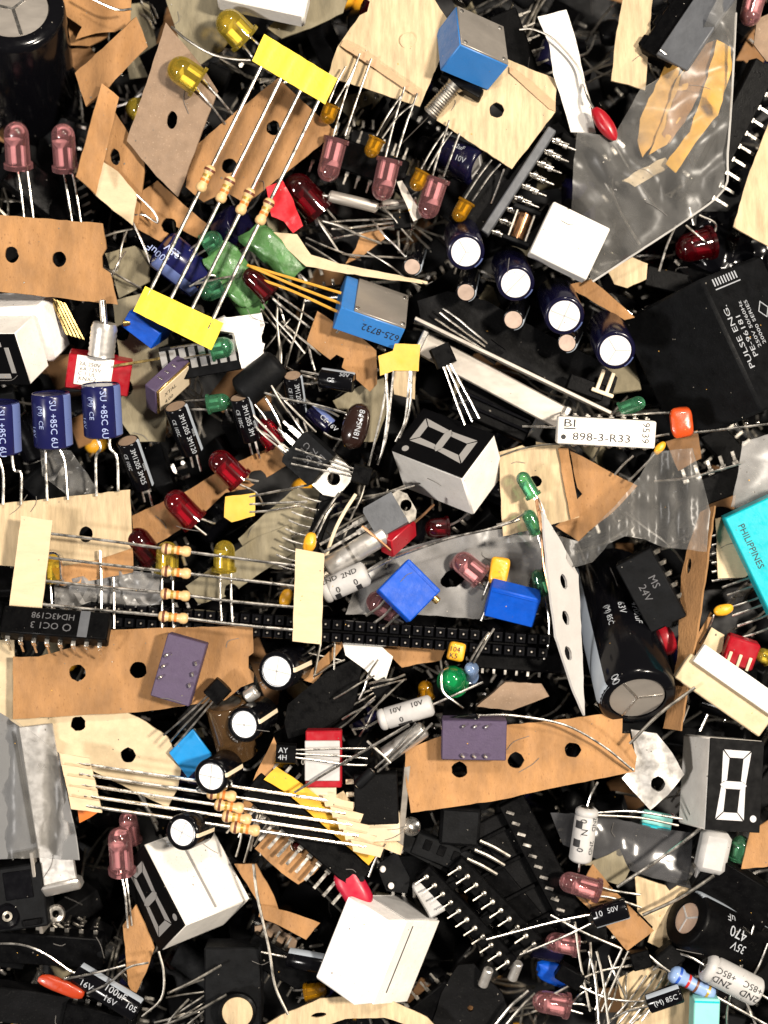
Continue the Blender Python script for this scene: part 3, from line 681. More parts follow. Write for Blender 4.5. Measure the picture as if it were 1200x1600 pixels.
lead_loose('long thin lead crossing the top left corner cards', [(128, -10, -30), (180, 14, -25), (206, 14, -25)], 2, 'tin')
lead_loose('bent lead lying over the shaded tan card corner', [(214, 304, -35), (240, 330, -35), (246, 348, -40), (226, 336, -45), (208, 336, -45)], 1.7, 'tin')
strip('yellow-taped strip of four resistors standing on long leads', [[(413, 53), (527, 123), (508, 163), (394, 95)], [(227, 447), (349, 505), (330, 547), (208, 486)]],
      [(406, 108, 238, 447), (437, 126, 269, 463), (467, 146, 301, 480), (496, 161, 333, 497)], [.505, .505, .505, .505], lambda x, y: 42 - (y - 300) * .03, 'yellow_tape', 2.9, 44, 8.5)

# ================================================================ LED bandolier and top middle
def bandolier():
    root = T('led_bandolier', 'pale card strip with pink and amber LEDs hanging from its lower edge', 'LED strip', P(690, 120, -20))
    c = part(root, 'card', sheet_mb([(548, -20), (665, -20), (702, 34), (688, 90), (672, 130), (656, 167), (576, 140), (512, 119), (527, 74), (562, 24), (574, 18), (578, 2)], (-22, 3, 0, 0, 0), (), 4, .7, 2, 55), 'palecard')
    part(root, 'card', sheet_mb([(744, 72), (806, 98), (870, 124), (868, 174), (832, 222), (800, 264), (742, 226), (682, 188), (690, 166), (712, 112)], (-19, 3, 0, 0, 0), [(776, 172, 12)], 4, .7, 2, 55), 'palecard')
    part(root, 'tape', sheet_mb([(537, 62), (562, 76), (656, 142), (652, 152), (560, 90), (532, 71)], (-17, 3, 0), (), 1.6, .5, .6), 'tape_tan', c)  # narrow brown tape; the shadow line along it is put into its colour
    part(root, 'tape', sheet_mb([(796, 104), (834, 130), (868, 160), (868, 174), (858, 170), (796, 113)], (-14, 3, 0), (), 1.6, .5, .6), 'tape_tan', c)
    part(root, 'hole_plug', MB().cyl(P(637, 64, -24), P(637, 64, -17.4), 13, 20), 'palecard', c)
    for base, tip, ld in (((526, 216, -12), (509, 284, -22), [[(520, 214, -12), (542, 140, -6), (562, 84, -8)], [(539, 212, -12), (556, 160, -6), (580, 92, -8)]]),
                          ((609, 248, -12), (594, 314, -22), [[(602, 246, -12), (616, 190, -6), (632, 136, -10)], [(619, 246, -12), (634, 196, -6), (652, 146, -10)]]),
                          ((684, 278, -12), (664, 342, -22), [[(676, 274, -12), (688, 232, -6), (702, 188, -10)], [(693, 276, -12), (704, 246, -6), (718, 208, -10)]])):
        led('', base, tip, 18, 'lens_pink', ld, root=root)
    for base, tip, ld in (((519, 164, -6), (508, 194, -10), [[(514, 160, -6), (527, 128, -4), (540, 104, -8)], [(523, 162, -6), (545, 124, -4), (556, 100, -8)]]),
                          ((590, 216, -8), (576, 246, -12), [[(588, 212, -8), (606, 180, -4), (626, 150, -8)], [(597, 216, -8), (622, 182, -4), (646, 162, -8)]]),
                          ((662, 268, -8), (646, 298, -12), [[(658, 264, -8), (676, 232, -4), (694, 206, -8)], [(668, 266, -8), (690, 228, -4), (706, 206, -8)]]),
                          ((730, 314, -8), (712, 346, -12), [[(726, 310, -8), (748, 276, -4), (768, 250, -8)], [(738, 314, -8), (764, 276, -4), (782, 256, -8)]])):
        led('', base, tip, 12.5, 'lens_amber', ld, root=root, lr=1.7)
    wires(root, [[(768, 318, -40), (778, 292, -30), (788, 264, -16)]], 1.8, 'tin', 'lead', c)
bandolier()
led('large dark red LED beside the red tape flag', (500, 332, -60), (450, 276, -40), 25, 'lens_darkred', ll=40)
card('crumpled red tape flag below the yellow-taped resistors', [(416, 292), (442, 282), (458, 312), (473, 353), (458, 364), (444, 346), (424, 338)], (-22, 10, 0, 0, 6), mat='red_tape', t=2, namp=3, nsc=16, name='tape_flag', cat='tape')
axial('shiny glass tube lying below the first hanging pink LED', (514, 306, -42), (590, 324, -46), 9.5, 'steel', crimp=False, name='glass_diode', cat='diode', leads=[[(512, 306, -42), (500, 304, -44)], [(590, 324, -46), (632, 318, -50)]])
axial('second shiny tube end beyond the glass tube', (596, 320, -60), (650, 318, -64), 8, 'steel', crimp=False, name='glass_diode', cat='diode')
to92('black transistor with three leads swept left below the hanging LEDs', (628, 346, -60), 173, -60, 28, ll=100, spread=7)
card('narrow cream paper wedge running above the lettered blue trimmer', [(424, 362), (464, 366), (486, 398), (530, 412), (612, 428), (668, 440), (668, 444), (600, 436), (520, 424), (478, 416), (452, 392)], (-18, 8, 0), mat='creamcard', t=2.5, name='paper_wedge', cat='paper')
card('tan card scrap in the dark behind the lettered blue trimmer', [(566, 362), (594, 356), (604, 370), (566, 400), (540, 412), (556, 388)], (-70, 0, 0), mat='kraft', name='cardboard_scrap')
tr = trimmer('sky blue trimmer with metal plate and threaded shaft at the top', (719, 70), (712, 12), (794, 102), (688, 108), 62, 'trim_blue', (0, 1))
F0 = P(705, 140, 0), P(672, 176, -10)
part(tr, 'bushing', MB().lathe(P(712, 132, 2), P(668, 182, -12), [(0, .01), (0, 15)] + [(6 + 2.2 * i, 13.4 if i % 2 else 12.2) for i in range(24)] + [(61, 11), (61, .01)], 20), 'tin_dull')
part(tr, 'shaft', MB().box(P(654, 198, -16), (P(636, 216, -20) - P(672, 180, -12)) / 2 * 1.1, V((9, 9, 0)), V((0, 0, 5)), 1), 'steel')
part(tr, 'base_plate', MB().box(P(722, 134, -10), (P(752, 152, -12) - P(692, 118, -8)) / 2, V((4, 7, -4)), V((0, 2, 9)), 1), 'black', label='black underside plate')
cap('dark navy capacitor with white print below the pale card strip', (752, 262, -48), (698, 240, -80), 34, 'sleeve_navy', 'alu', [('10V', 30, -20, 9), ('22uF', 46, 10, 8)], (40, 80, 'stripe_grey'))
def pin_row(label, x0, y0, x1, y1, z, n, dx, dy, wid=15):
    a = P(x0, y0, z); b = P(x1, y1, z); root = T('pin_header', label, 'connector', (a + b) / 2); u = (b - a).normalized(); nn = V((u.y, -u.x, 0))
    part(root, 'carrier', MB().box((a + b) / 2, (b - a) / 2, nn * wid / 2, V((0, 0, 16)), 2), 'grey_plastic')
    pv = (V((dx, -dy, 0))); me = None
    for i in range(n):
        q = a + (b - a) * ((i + .6) / n)
        L = pv.length; ez = pv.normalized()
        if me is None:
            m = MB(); m.lathe(V((0, 0, 0)), V((0, 0, 1)), [(0, .01), (0, 2.3), (L * .42, 2.3), (L * .45, 4.6), (L * .62, 4.9), (L * .66, 2.6), (L, 1.7), (L, .01)], 10); me = m.mesh('pin', ['tin'], V((0, 0, 0)))
        ex = perp(ez)[0]; share(root, 'pin', me, (q + nn * wid * .3, ex, ez.cross(ex), ez))
        share(root, 'pin', me, (q + nn * wid * .3 + V((14, -4, -22)), ex, ez.cross(ex), ez))
    part(root, 'socket_body', MB().box((a + b) / 2 + nn * 34 - V((0, 0, 34)), (b - a) / 2 * 1.02, nn * 30, V((0, 0, 14)), 2), 'black')
    return root
pin_row('grey edged pin header leaning below the pale card strip', 862, 204, 756, 366, -22, 9, 38, 14)

# ================================================================ top right
card('folded white paper strip hanging from the top', [(840, 26), (885, 15), (897, 52), (906, 88), (918, 148), (931, 207), (892, 206), (878, 158), (864, 115), (858, 68)], lambda x, y: -6 + 12 * math.sin((y - 20) / 34), mat='paper_white', t=2, name='paper_strip', cat='paper')
lead_loose('thin lead looping across the white paper strip', [(812, 46, 4), (834, 46, 12), (866, 62, 18), (900, 100, 12), (912, 128, 6), (922, 160, 0)], 1.8, 'tin_dull')
dipped('glossy crimson bead capacitor beside the white paper strip', (945, 194), 12, 55, 62, 25, 22, 'red_plastic', [[(928, 170, 10), (918, 152, 4), (912, 130, -4)]], e=2.1)
card('pale ridged card strip hanging from the top right', [(976, -20), (1021, -20), (1014, 70), (1008, 141), (982, 132), (955, 126), (962, 60)], (-40, 0, 6), mat='palecard')
def conn():
    F = FR(1078, 52, -10, -56, -24); root = T('connector_block', 'black connector with a grey slab cover in the top right', 'connector', F[0])
    part(root, 'body', MB().fbox(F, 6, 30, -14, 130, 52, 44, 3), 'black'); part(root, 'cover', MB().fbox(F, 8, -8, 12, 136, 58, 10, 2), 'grey_plastic')
    for k in range(3): part(root, 'latch', MB().fbox(F, -44 + k * 40, 56, -4, 20, 12, 24, 2), 'black')
    part(root, 'clip_wire', MB().tube([P(1032, 78, 0), P(1060, 98, 4), P(1070, 86, 4)], 2.2), 'tin')
conn()
def bag_strips():
    for i, (lb, o, mt, z) in enumerate((
        ('pale tan strip nearest the white square inside the clear bag', [(1000, 186), (1040, 100), (1064, 96), (1052, 150), (1030, 210), (1004, 246), (996, 220)], 'amber_tan', -30),
        ('light tan strip with wavy edge inside the clear bag', [(1022, 224), (1058, 122), (1082, 96), (1096, 96), (1076, 160), (1042, 226), (1014, 242)], 'amber_tan', -24),
        ('pinkish tan strip in the middle of the clear bag', [(1034, 210), (1068, 116), (1100, 70), (1122, 62), (1106, 120), (1070, 190), (1046, 224)], 'kraft', -20),
        ('ochre yellow strip near the right edge of the clear bag', [(1040, 256), (1078, 206), (1106, 120), (1120, 62), (1142, 74), (1143, 110), (1122, 180), (1086, 224), (1056, 270)], 'mustard', -12),
        ('short cream strip at the bottom of the clear bag', [(972, 282), (1000, 264), (1040, 246), (1048, 258), (992, 292)], 'creamcard', -30))):
        card(lb, o, (z, 6, 0), mat=mt, t=5, name='paper_strip', cat='paper strip', namp=2.4, nsc=22, jit=1.6)
bag_strips()
card('clear plastic bag holding tan and yellow strips', [(1152, -20), (1148, 60), (1143, 140), (1136, 240), (1131, 296), (1070, 345), (990, 398), (925, 441), (912, 404), (893, 332), (896, 260), (902, 204), (958, 214), (1000, 140), (1068, 100), (1100, 40), (1128, -20)], (6, 0, -6, -4, 0), mat='bag_grey', t=.8, namp=7, nsc=48, name='plastic_bag', cat='bag', step=12)
bg = [o for o in bpy.data.objects if o.get('label') == 'clear plastic bag holding tan and yellow strips'][0]
part(bg, 'welded_rim', MB().tube([P(1150, 20, 8), P(1144, 140, 6), P(1137, 240, 2), P(1131, 296, -2), P(1070, 345, -4), P(990, 398, -6), P(926, 440, -10)], 1.8, 6, 4), 'bag_rim')
part_sq = block('blown-out white square block beside the clear bag', FR(888, 379, 30, 25.5, -3, 2), 97, 88, 34, 'white', 'display_module', 'display', 2)
part(part_sq, 'pad', MB().fbox(FR(888, 379, 30, 25.5, -3, 2), 0, 0, -26, 90, 80, 18, 3), 'foam')
def bobbin():
    F = FR(814, 354, -20, -70, 0); root = T('coil_bobbin', 'small open coil bobbin left of the white square block', 'coil', F[0])
    for x in (-26, 26): part(root, 'end_plate', MB().fbox(F, x, 0, 0, 8, 46, 34, 2), 'charcoal')
    for y in (-14, 0, 14): part(root, 'pillar', MB().fbox(F, 0, y, 10, 46, 4, 4, 1), 'tin_dull' if y else 'copperish')
    part(root, 'winding', MB().cyl(F[0] - F[1] * 22, F[0] + F[1] * 22, 11), 'copperish')
bobbin()
dip('long black chip with bright legs at the right edge above the relay box', FR(1140, 205, -40, -63, 18), 10, 235, 44, 24, 'black', 'tin', (-1,), 26, name='integrated_circuit', pw=8, splay=26)
card('pale card strip rising along the upper right edge', [(1202, 190), (1226, 170), (1226, 400), (1192, 380), (1170, 368), (1146, 354), (1168, 278)], (-30, 0, 8), mat='palecard')
card('pinkish card strip at the top right corner', [(1182, 30), (1230, 10), (1230, 100), (1198, 96), (1178, 70)], (-40, 0, 0), mat='greycard')
led('pink LED cut by the top edge at the right', (1180, -6, -20), (1168, 40, -14), 17, 'lens_pink', ll=30, group=LG)
led('dark red LED above the relay box', (1112, 378, -62), (1056, 392, -52), 24, 'lens_darkred', [[(1112, 372, -62), (1118, 350, -60), (1092, 336, -50)], [(1112, 386, -62), (1100, 376, -30), (1072, 352, -36)]])
lead_loose('straight lead standing beside the dark red LED above the relay box', [(1056, 352, -30), (1042, 384, -30), (1030, 424, -36)], 2, 'tin')
lead_loose('short lead hooked under the clear bag tip', [(1078, 324, -20), (1084, 352, -22)], 2.2, 'tin')
card('tan card sliver below the clear bag tip', [(950, 424), (988, 402), (1012, 412), (1010, 436), (980, 450), (960, 444)], (-50, 0, 0), mat='palecard', name='cardboard_scrap')
card('thin tan strip slanting down between the bag and the purple capacitors', [(884, 446), (924, 436), (992, 496), (976, 500)], (-40, 0, 0), mat='kraft', name='cardboard_scrap')
card('crumpled black film under the clear bag', [(1090, 330), (1196, 330), (1200, 420), (1120, 430), (1080, 410)], (-95, 0, 0), mat='black_gloss', t=2, namp=8, nsc=24, name='film_scrap', cat='film')

# ================================================================ purple capacitors and heat sink
PG = 'upright capacitors beside the heat sink'
for PI_, (lb, t, b, r) in enumerate((('purple capacitor with white top, nearest the hanging LEDs', (728, 394, 48), (722, 366, -60), 29), ('purple capacitor with white top, second along the slanting row', (806, 443, 48), (796, 412, -60), 29),
                    ('purple capacitor with white top, third along the slanting row', (882, 494, 50), (868, 462, -60), 31), ('purple capacitor with white top beside the relay box', (962, 548, 50), (946, 514, -60), 31))):
    cap(lb, t, b, r, 'sleeve_navy', 'alu_bright', (), (112, 150, 'stripe_blue'), score='y-xy'[PI_ % 4], lip=.80, group=PG)
for lb, t, b, r in (('small tan-topped capacitor right of the lettered blue trimmer', (644, 417, 10), (652, 392, -70), 15), ('small tan-topped capacitor between the trimmer and purple capacitors', (728, 457, 12), (734, 430, -70), 16),
                    ('small tan-topped capacitor below the second purple capacitor', (802, 500, 14), (812, 476, -70), 17), ('small tan-topped capacitor left of the last purple capacitor', (886, 536, 16), (896, 516, -70), 16)):
    cap(lb, t, b, r, 'black_gloss', 'alu_pink', (), (60, 150, 'stripe_grey'), score='', lip=.84, group='small tan-topped capacitors')
card('black plastic slab behind the long heat sink', [(652, 470), (700, 455), (760, 470), (850, 520), (930, 560), (965, 590), (950, 640), (820, 575), (660, 508)], (-44, 0, 0), mat='dusty_black', t=10, namp=3, nsc=40, name='plastic_slab', cat='plastic')
def heatsink():
    root = T('heat_sink', 'long silver heat sink bar slanting towards the white resistor pack', 'heat sink', P(800, 590, -20))
    a, b = P(648, 498, -4), P(954, 646, -4); u = (b - a).normalized(); nn = V((-u.y, u.x, 0)); nn = nn if nn.y < 0 else -nn
    part(root, 'top_flange', MB().box((a + b) / 2, (b - a) / 2, nn * 3, V((0, 0, 12)), 1), 'steel')
    c, d = P(664, 523, -26), P(886, 642, -26); L = (d - c).length
    part(root, 'web', MB().box((c + d) / 2 + nn * 14, (d - c) / 2, nn * 19, V((0, 0, 5)), 2), 'steel')
    for q in (c, d): part(root, 'end_lip', MB().box(q + nn * 14 + V((0, 0, 6)), u * 5, nn * 20, V((0, 0, 8)), 2), 'alu')
heatsink()
to92('black transistor clipped over the heat sink with leads pointing down', (692, 556), 66, 14, 34, ll=96, spread=6)
block('black ribbed block between the heat sink and the bare digit display', FR(772, 640, -66, 24), 130, 60, 40, 'black', 'connector_block', 'connector', 3, [('rib', 0, 20, 22, 110, 5, 6, 'black_gloss'), ('rib', 4, 4, 22, 110, 5, 6, 'black_gloss'), ('rib', 8, -12, 22, 110, 5, 6, 'black_gloss')])
to92('black transistor lying on the slab behind the heat sink', (770, 550), 216, -18, 30, ll=90, spread=5)
def ypins():
    F = FR(938, 598, -6, 20); root = T('jumper_pins', 'two pale pins on a black jumper base beside the last purple capacitor', 'jumper', F[0])
    part(root, 'base', MB().fbox(F, -18, -14, -12, 60, 26, 24, 2), 'black'); part(root, 'bar', MB().fbox(F, 8, -14, 4, 36, 6, 6, 1), 'cream')
    for x in (-2, 14): part(root, 'pin', MB().fbox(F, x, 4, 4, 6, 34, 6, 1), 'cream')
ypins()
led('small green LED tucked above the white resistor pack', (968, 642, -8), (1008, 626, -2), 12, 'lens_green', [[(970, 640, -8), (956, 648, -10), (950, 656, -14)]])

# ================================================================ relay box and right edge
def relay():
    a, ridge = V((.42, -.907, 0)), P(1096, 437, 40); root = T('pulse_transformer', 'large black relay box with white print at the right edge', 'relay', ridge)
    n0 = V((-.907, -.42, 0)); th = rad(50); dl = n0 * math.cos(th) - V((0, 0, 1)) * math.sin(th); dr = -n0 * math.sin(th) - V((0, 0, 1)) * math.cos(th)
    L1, L2, LA = 184, 170, 226; C = ridge + a * (LA / 2 - 2) + dl * L1 / 2 + dr * L2 / 2
    part(root, 'housing', MB().box(C, a * LA / 2, dl * L1 / 2, dr * L2 / 2, 5), 'charcoal')
    m = MB(); o = ridge; up = -dr; fo = lambda t, d: o + a * t + dr * d
    for s, t, d, h in (('PULSE ENG.', 156, 30, 13), ('PE-96181', 142, 50, 12), ('250V 50/60Hz', 132, 67, 8.5), ('20000 SERIES', 130, 82, 8.5), ('E 151', 196, 100, 12)):
        text(m, s, fo(t, d) , -a, up, h, 1.12)
    for k in range(9): q = fo(12, 24 + k * 7.5); m.box(q + dl * -.6, a * 6, dr * 1.5, dl * .3, .1)
    m.box(fo(23, 56), a * .9, dr * 34, dl * .3, .1); part(root, 'printed_text', m, 'ink_white')
    part(root, 'approval_mark', MB().lathe(fo(80, 112) - dl * .5, fo(80, 112) - dl * 2, [(0, 12), (0, 14.5)], 4), 'ink_white')
relay()
def rpack():
    F = FR(946, 675, 24, 3, 6); root = T('resistor_pack', 'white resistor network with black print and legs', 'resistor pack', F[0]); o, ex, ey, ez = F
    part(root, 'body', MB().fbox(F, 0, 0, 0, 151, 42, 30, 2), 'white'); m = MB()
    text(m, 'BI', o - ex * 66 + ey * 6 + ez * 15, ex, ey, 12, 1.5); m.box(o - ex * 57 + ey * 3.4 + ez * 15.5, ex * 9, ey * 1, ez * .2, .1)
    text(m, '898-3-R33', o - ex * 52 - ey * 14 + ez * 15, ex, ey, 12, 1.25); text(m, '9539', o + ex * 55 + ey * 18 + ez * 15, -ey, ex, 11, 1.05)
    m.add([o - ex * 66 - ey * 10 + ez * 15.5 + (ex * math.cos(i * .5236) + ey * math.sin(i * .5236)) * 4 for i in range(12)], [list(range(12))]); part(root, 'printed_text', m, 'ink_black')
    me = None
    for s in (-1, 1):
        for i in range(8):
            if me is None: mm = MB(); mm.box(V((0, 3, -6)), V((4, 0, 0)), V((0, 1, 0)), V((0, 0, 7)), .4); mm.box(V((0, 5, -24)), V((2, 0, 0)), V((0, 1, 0)), V((0, 0, 16)), .4); me = mm.mesh('pin', ['tin'], V((0, 0, 0)))
            share(root, 'pin', me, (o + ex * (i - 3.5) * 18.5 + ey * s * 20 - ez * 8, ex * s, ey * s, ez))
rpack()
dipped('orange-red film capacitor at the end of the white resistor pack', (1065, 660), 14, 83, 48, 36, 22, 'orange_dip', [[(1046, 645, 14), (1010, 646, 10), (962, 650, 2)], [(1046, 678, 14), (1024, 682, 8), (990, 690, -6)], [(1084, 676, 16), (1120, 672, 16), (1205, 662, 12)]], e=4)
dipped('tiny yellow bead capacitor below the orange-red film capacitor', (1031, 700), 2, -50, 24, 13, 12, 'amber_dip', [[(1024, 709, 0), (1008, 726, -4), (982, 752, -10)]], e=2.2)
lead_loose('lead poking out beneath the white resistor pack', [(990, 712, -8), (974, 726, -12), (960, 742, -16)], 2, 'tin')
lead_loose('long thin lead under the left end of the resistor pack', [(772, 716, -20), (820, 700, -14), (872, 694, -10), (900, 704, -20)], 1.6, 'tin_dull')
lead_loose('curved lead lying over the grey bag seam at the right', [(1022, 752, -10), (1068, 748, -2), (1110, 738, 0), (1158, 724, 2)], 2, 'tin')
lead_loose('short stub lead left of the white resistor pack', [(870, 668, 18), (848, 667, 12), (816, 666, 6)], 1.8, 'tin')
dip('black chip with pale pads below the relay box at the right', FR(1118, 760, -66, -20, 8), 5, 110, 44, 24, 'black', 'tin', (1,), 14, pw=10, splay=16)
card('grey plastic flap hanging at the right edge above the teal box', [(1160, 690), (1230, 670), (1230, 800), (1142, 792), (1154, 736)], (-6, 0, 0), mat='bag_frost', t=1.5, namp=4, name='plastic_flap', cat='plastic')
def teal():
    F = FR(1217, 858, 26, 64.5, 5); root = T('display_module', 'turquoise box with country name at the right edge', 'module', F[0]); o, ex, ey, ez = F
    part(root, 'body', MB().fbox(F, 4, 0, 0, 172, 116, 60, 2.5), 'teal'); m = MB(); text(m, 'PHILIPPINES', o - ex * 62 - ey * 44 + ez * 30, ex, ey, 10, 1.0); part(root, 'printed_text', m, 'ink_black')
    F2 = FR(1217, 858, 26, 64.5, 5); part(root, 'step', MB().fbox(F2, 4, 0, -34, 164, 108, 12, 2), 'aqua')
teal()

card('grey-green card edge behind the pale lilac block', [(418, 44), (482, -15), (548, -15), (536, 20), (486, 44), (440, 60)], (-60, 0, 0), (), 'greenish_card')
card('tapered grey blade between the second and third hanging pink LEDs', [(620, 284), (628, 282), (662, 338), (646, 346)], (-30, 0, 0), mat='steel', t=3, name='metal_sliver', cat='metal sliver')
def tangle(label, group, x0, y0, x1, y1, n, z, seed, a0=0, a1=180, L0=50, L1=120):
    R = random.Random(seed)
    for i in range(n):
        x, y, a, L = R.uniform(x0, x1), R.uniform(y0, y1), rad(R.uniform(a0, a1)), R.uniform(L0, L1) / 2; c, s_ = math.cos(a) * L, math.sin(a) * L; b = R.uniform(-3.5, 3.5); zz = z + R.uniform(-14, 14)
        lead_loose(label, [(x - c, y - s_, zz - R.uniform(0, 10)), (x - c * .3 - b * math.sin(a), y - s_ * .3 + b * math.cos(a), zz + 4), (x + c * .4, y + s_ * .4, zz + 2), (x + c, y + s_, zz - R.uniform(0, 12))], R.uniform(1.5, 2.1), R.choice(['tin', 'tin_dull', 'tin_dull']), group)
tangle('thin bare lead in the dark tangle below the hanging LEDs', 'leads tangled below the hanging LEDs', 490, 340, 620, 430, 8, -52, 3, 0, 60)
tangle('thin bare lead in the tangle right of the bar graph display', 'leads tangled right of the bar graph display', 420, 480, 500, 590, 9, -30, 4, 20, 130)
tangle('thin bare lead around the brown oval capacitor and small capacitors', 'leads around the brown oval capacitor', 400, 600, 510, 690, 7, 4, 8, 25, 60)
tangle('thin bare lead in the dark left of the central display', 'leads left of the central display', 500, 760, 620, 840, 9, -20, 9, 100, 170)
tangle('thin bare lead in the dark between the tan card and blue capacitors', 'leads above the cut-off display', 150, 350, 220, 450, 6, -40, 10)
# ================================================================ left middle
def left_display():
    O, e = B3((23, 521), (-60, 523), (47, 600), (52, 493), 36); root = T('seven_segment_display', 'cut-off digit display on white foam at the left edge', 'display', O)
    C = O + (e[0] + e[1] + e[2]) / 2; part(root, 'housing', MB().box(C, e[0] / 2, e[1] / 2, e[2] / 2, 1.6), 'white'); n = -e[2].normalized()
    fp = part(root, 'face_plate', MB().box(O + (e[0] + e[1]) / 2 + n, e[0] * .497, e[1] * .497, n * 1.4, .8), 'face_black'); u, v = e[0], e[1]
    def sg(a0, b0, a1, b1, wd):
        p, q = O + u * a0 + v * b0 + n * 2.6, O + u * a1 + v * b1 + n * 2.6; d = (q - p) / 2; s = d.cross(n).normalized() * wd; part(root, 'segment', MB().box((p + q) / 2, d, s, n * .8, .4), 'segment', fp)
    sg(.22, .26, .22, .76, 4); sg(.30, .20, .62, .20, 4); sg(.30, .82, .62, .82, 4); sg(.68, .26, .68, .76, 4)
    part(root, 'foam_block', MB().box(C + e[2] * .95 + V((6, 10, 0)), e[0] * .54, e[1] * .55, e[2] * .5, 6), 'foam')
left_display()
def goldpins():
    root = T('gold_leads', 'bunch of flat gold leads below the tan card', 'leads', P(104, 495, -40))
    for i in range(5): part(root, 'lead', MB().box(P(92 + i * 6, 494 + i * 2, -50), (P(106 + i * 6, 524, -56) - P(80 + i * 5, 466, -46)) / 2, V((2.2, -1, 0)), V((0, 0, 1.2)), .3), 'gold')
goldpins()
def toggle():
    root = T('toggle_switch', 'toggle switch with red body and silver bushing', 'switch', P(152, 575, 0))
    O, e = B3((108, 552), (206, 566), (100, 606), (116, 530), 8); e[2] = e[2].normalized() * 58
    part(root, 'body', MB().box(O + (e[0] + e[1] + e[2]) / 2, e[0] / 2, e[1] / 2, e[2] / 2, 2), 'red_plastic')
    n = -e[2].normalized(); lb = part(root, 'label_plate', MB().box(O + e[0] * .42 + e[1] * .42 + n * .8, e[0] * .29, e[1] * .42, n * 1.2, .4), 'white'); m = MB()
    for i, s in enumerate(('3A 250V', '6A 125V', 'C 1 UL', 'KNX-2')): text(m, s, O + e[0] * (.20 if i % 2 else .18) + e[1] * (.28 + i * .14) + n * 2.2, e[0], -e[1], 6, 1.1)
    part(root, 'printed_text', m, 'ink_grey', lb)
    part(root, 'bushing', MB().lathe(P(158, 556, 0), P(164, 504, 12), [(0, .01), (0, 21)] + [(6 + 4 * i, 21 if i % 2 else 19.8) for i in range(10)] + [(52, 18), (52, .01)], 26), 'alu')
    part(root, 'lever', MB().cyl(P(163, 508, 12), P(160, 468, 18), 5.5), 'tin')
    part(root, 'terminal', MB().box(P(214, 566, 4), (P(262, 558, 6) - P(190, 570, 2)) / 2, V((0, 2.2, 0)), V((0, 0, 1.4)), .4), 'brass')
toggle()
card('greyish card with dark holes behind the toggle switch', [(176, 470), (230, 456), (262, 500), (262, 600), (258, 690), (212, 690), (182, 650), (186, 560)], (-56, 0, 0), [(190, 520, 12, 13), (196, 606, 12, 13)], 'greenish_card')
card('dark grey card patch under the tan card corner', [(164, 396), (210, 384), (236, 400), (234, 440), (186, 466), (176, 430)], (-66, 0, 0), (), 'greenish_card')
def bluecaps():
    root = T('capacitor_bandolier', 'pale card strip carrying three blue capacitors on kinked leads', 'capacitor strip', P(100, 760, 0))
    part(root, 'card', sheet_mb([(-30, 790), (80, 779), (203, 765), (206, 830), (207, 892), (150, 905), (95, 914), (78, 890), (-30, 880)], (-6, 0, 0), [(134, 835, 11, 13)], 4), 'palecard')
    part(root, 'backing', sheet_mb([(80, 888), (150, 876), (207, 856), (208, 894), (150, 906), (95, 916)], (-1, 0, 0), (), 2), 'kraft')
    for i, (t, b, ld) in enumerate((((157, 600, 34), (162, 682, 16), [[(150, 680, 14), (157, 700, 12), (150, 716, 10), (151, 775, 2)], [(172, 680, 14), (172, 700, 12), (183, 716, 10), (185, 768, 2)]]),
                                    ((79, 614, 34), (84, 698, 14), [[(71, 696, 14), (72, 740, 8), (74, 782, 2)], [(91, 694, 14), (92, 700, 12), (101, 722, 8), (106, 780, 2)]]),
                                    ((0, 628, 34), (4, 708, 14), [[(-6, 704, 14), (5, 740, 8), (5, 788, 2)], [(18, 700, 14), (22, 734, 8), (33, 740, 8), (33, 788, 2)]]))):
        cap('', t, b, 30, 'sleeve_blue', 'sleeve_blue', [('SU +85C 6U', 7, -6, 10, True), ('(M)  CE', 16, 30, 8, True), ('16V', 50, 60, 8, True)], (-90, -50, 'stripe_blue'), ld, '', .95, root=root, lead_r=2.4)
bluecaps()
card('crumpled clear plastic scrap between the capacitor leads', [(62, 700), (110, 704), (150, 760), (146, 782), (104, 774), (66, 742)], (-36, 0, 0), mat='bag_clear', t=1, namp=8, nsc=16, name='plastic_scrap', cat='plastic')
trimmer('royal blue trimmer half under the lower yellow tape', (250, 522), (203, 486), (276, 505), (236, 546), 14, 'royal_blue', screw=((208, 504, -2), (192, 505, 0), 5))
def clockchip():
    O, e = B3((243, 612), (296, 563), (245, 648), (226, 601), 26); root = T('oscillator_module', 'purple ceramic module with gold lid standing on edge', 'module', O); C = O + (e[0] + e[1] + e[2]) / 2
    part(root, 'body', MB().box(C, e[0] / 2, e[1] / 2, e[2] / 2, 1.5), 'purple_ceramic'); n = -e[2].normalized(); k = O + (e[0] + e[1]) / 2
    part(root, 'lid_rim', MB().box(k + n, e[0] * .48, e[1] * .47, n * 1.2, .5), 'gold'); part(root, 'lid', MB().box(k + n * 2, e[0] * .43, e[1] * .40, n * 1.4, .5), 'cream')
    m = MB(); text(m, 'XTAL', O + e[0] * .2 + e[1] * .45 + n * 3.3, e[0], -e[1], 8); text(m, '4.00', O + e[0] * .2 + e[1] * .75 + n * 3.3, e[0], -e[1], 8); part(root, 'printed_text', m, 'ink_black')
    for i in range(3): q = O + e[0] * (.3 + .2 * i) + e[2] * .5 - e[1].normalized() * 1; part(root, 'pin', MB().box(q, e[2] * .18, e[0] * .012, e[1].normalized() * 1, .3), 'tin')
clockchip()
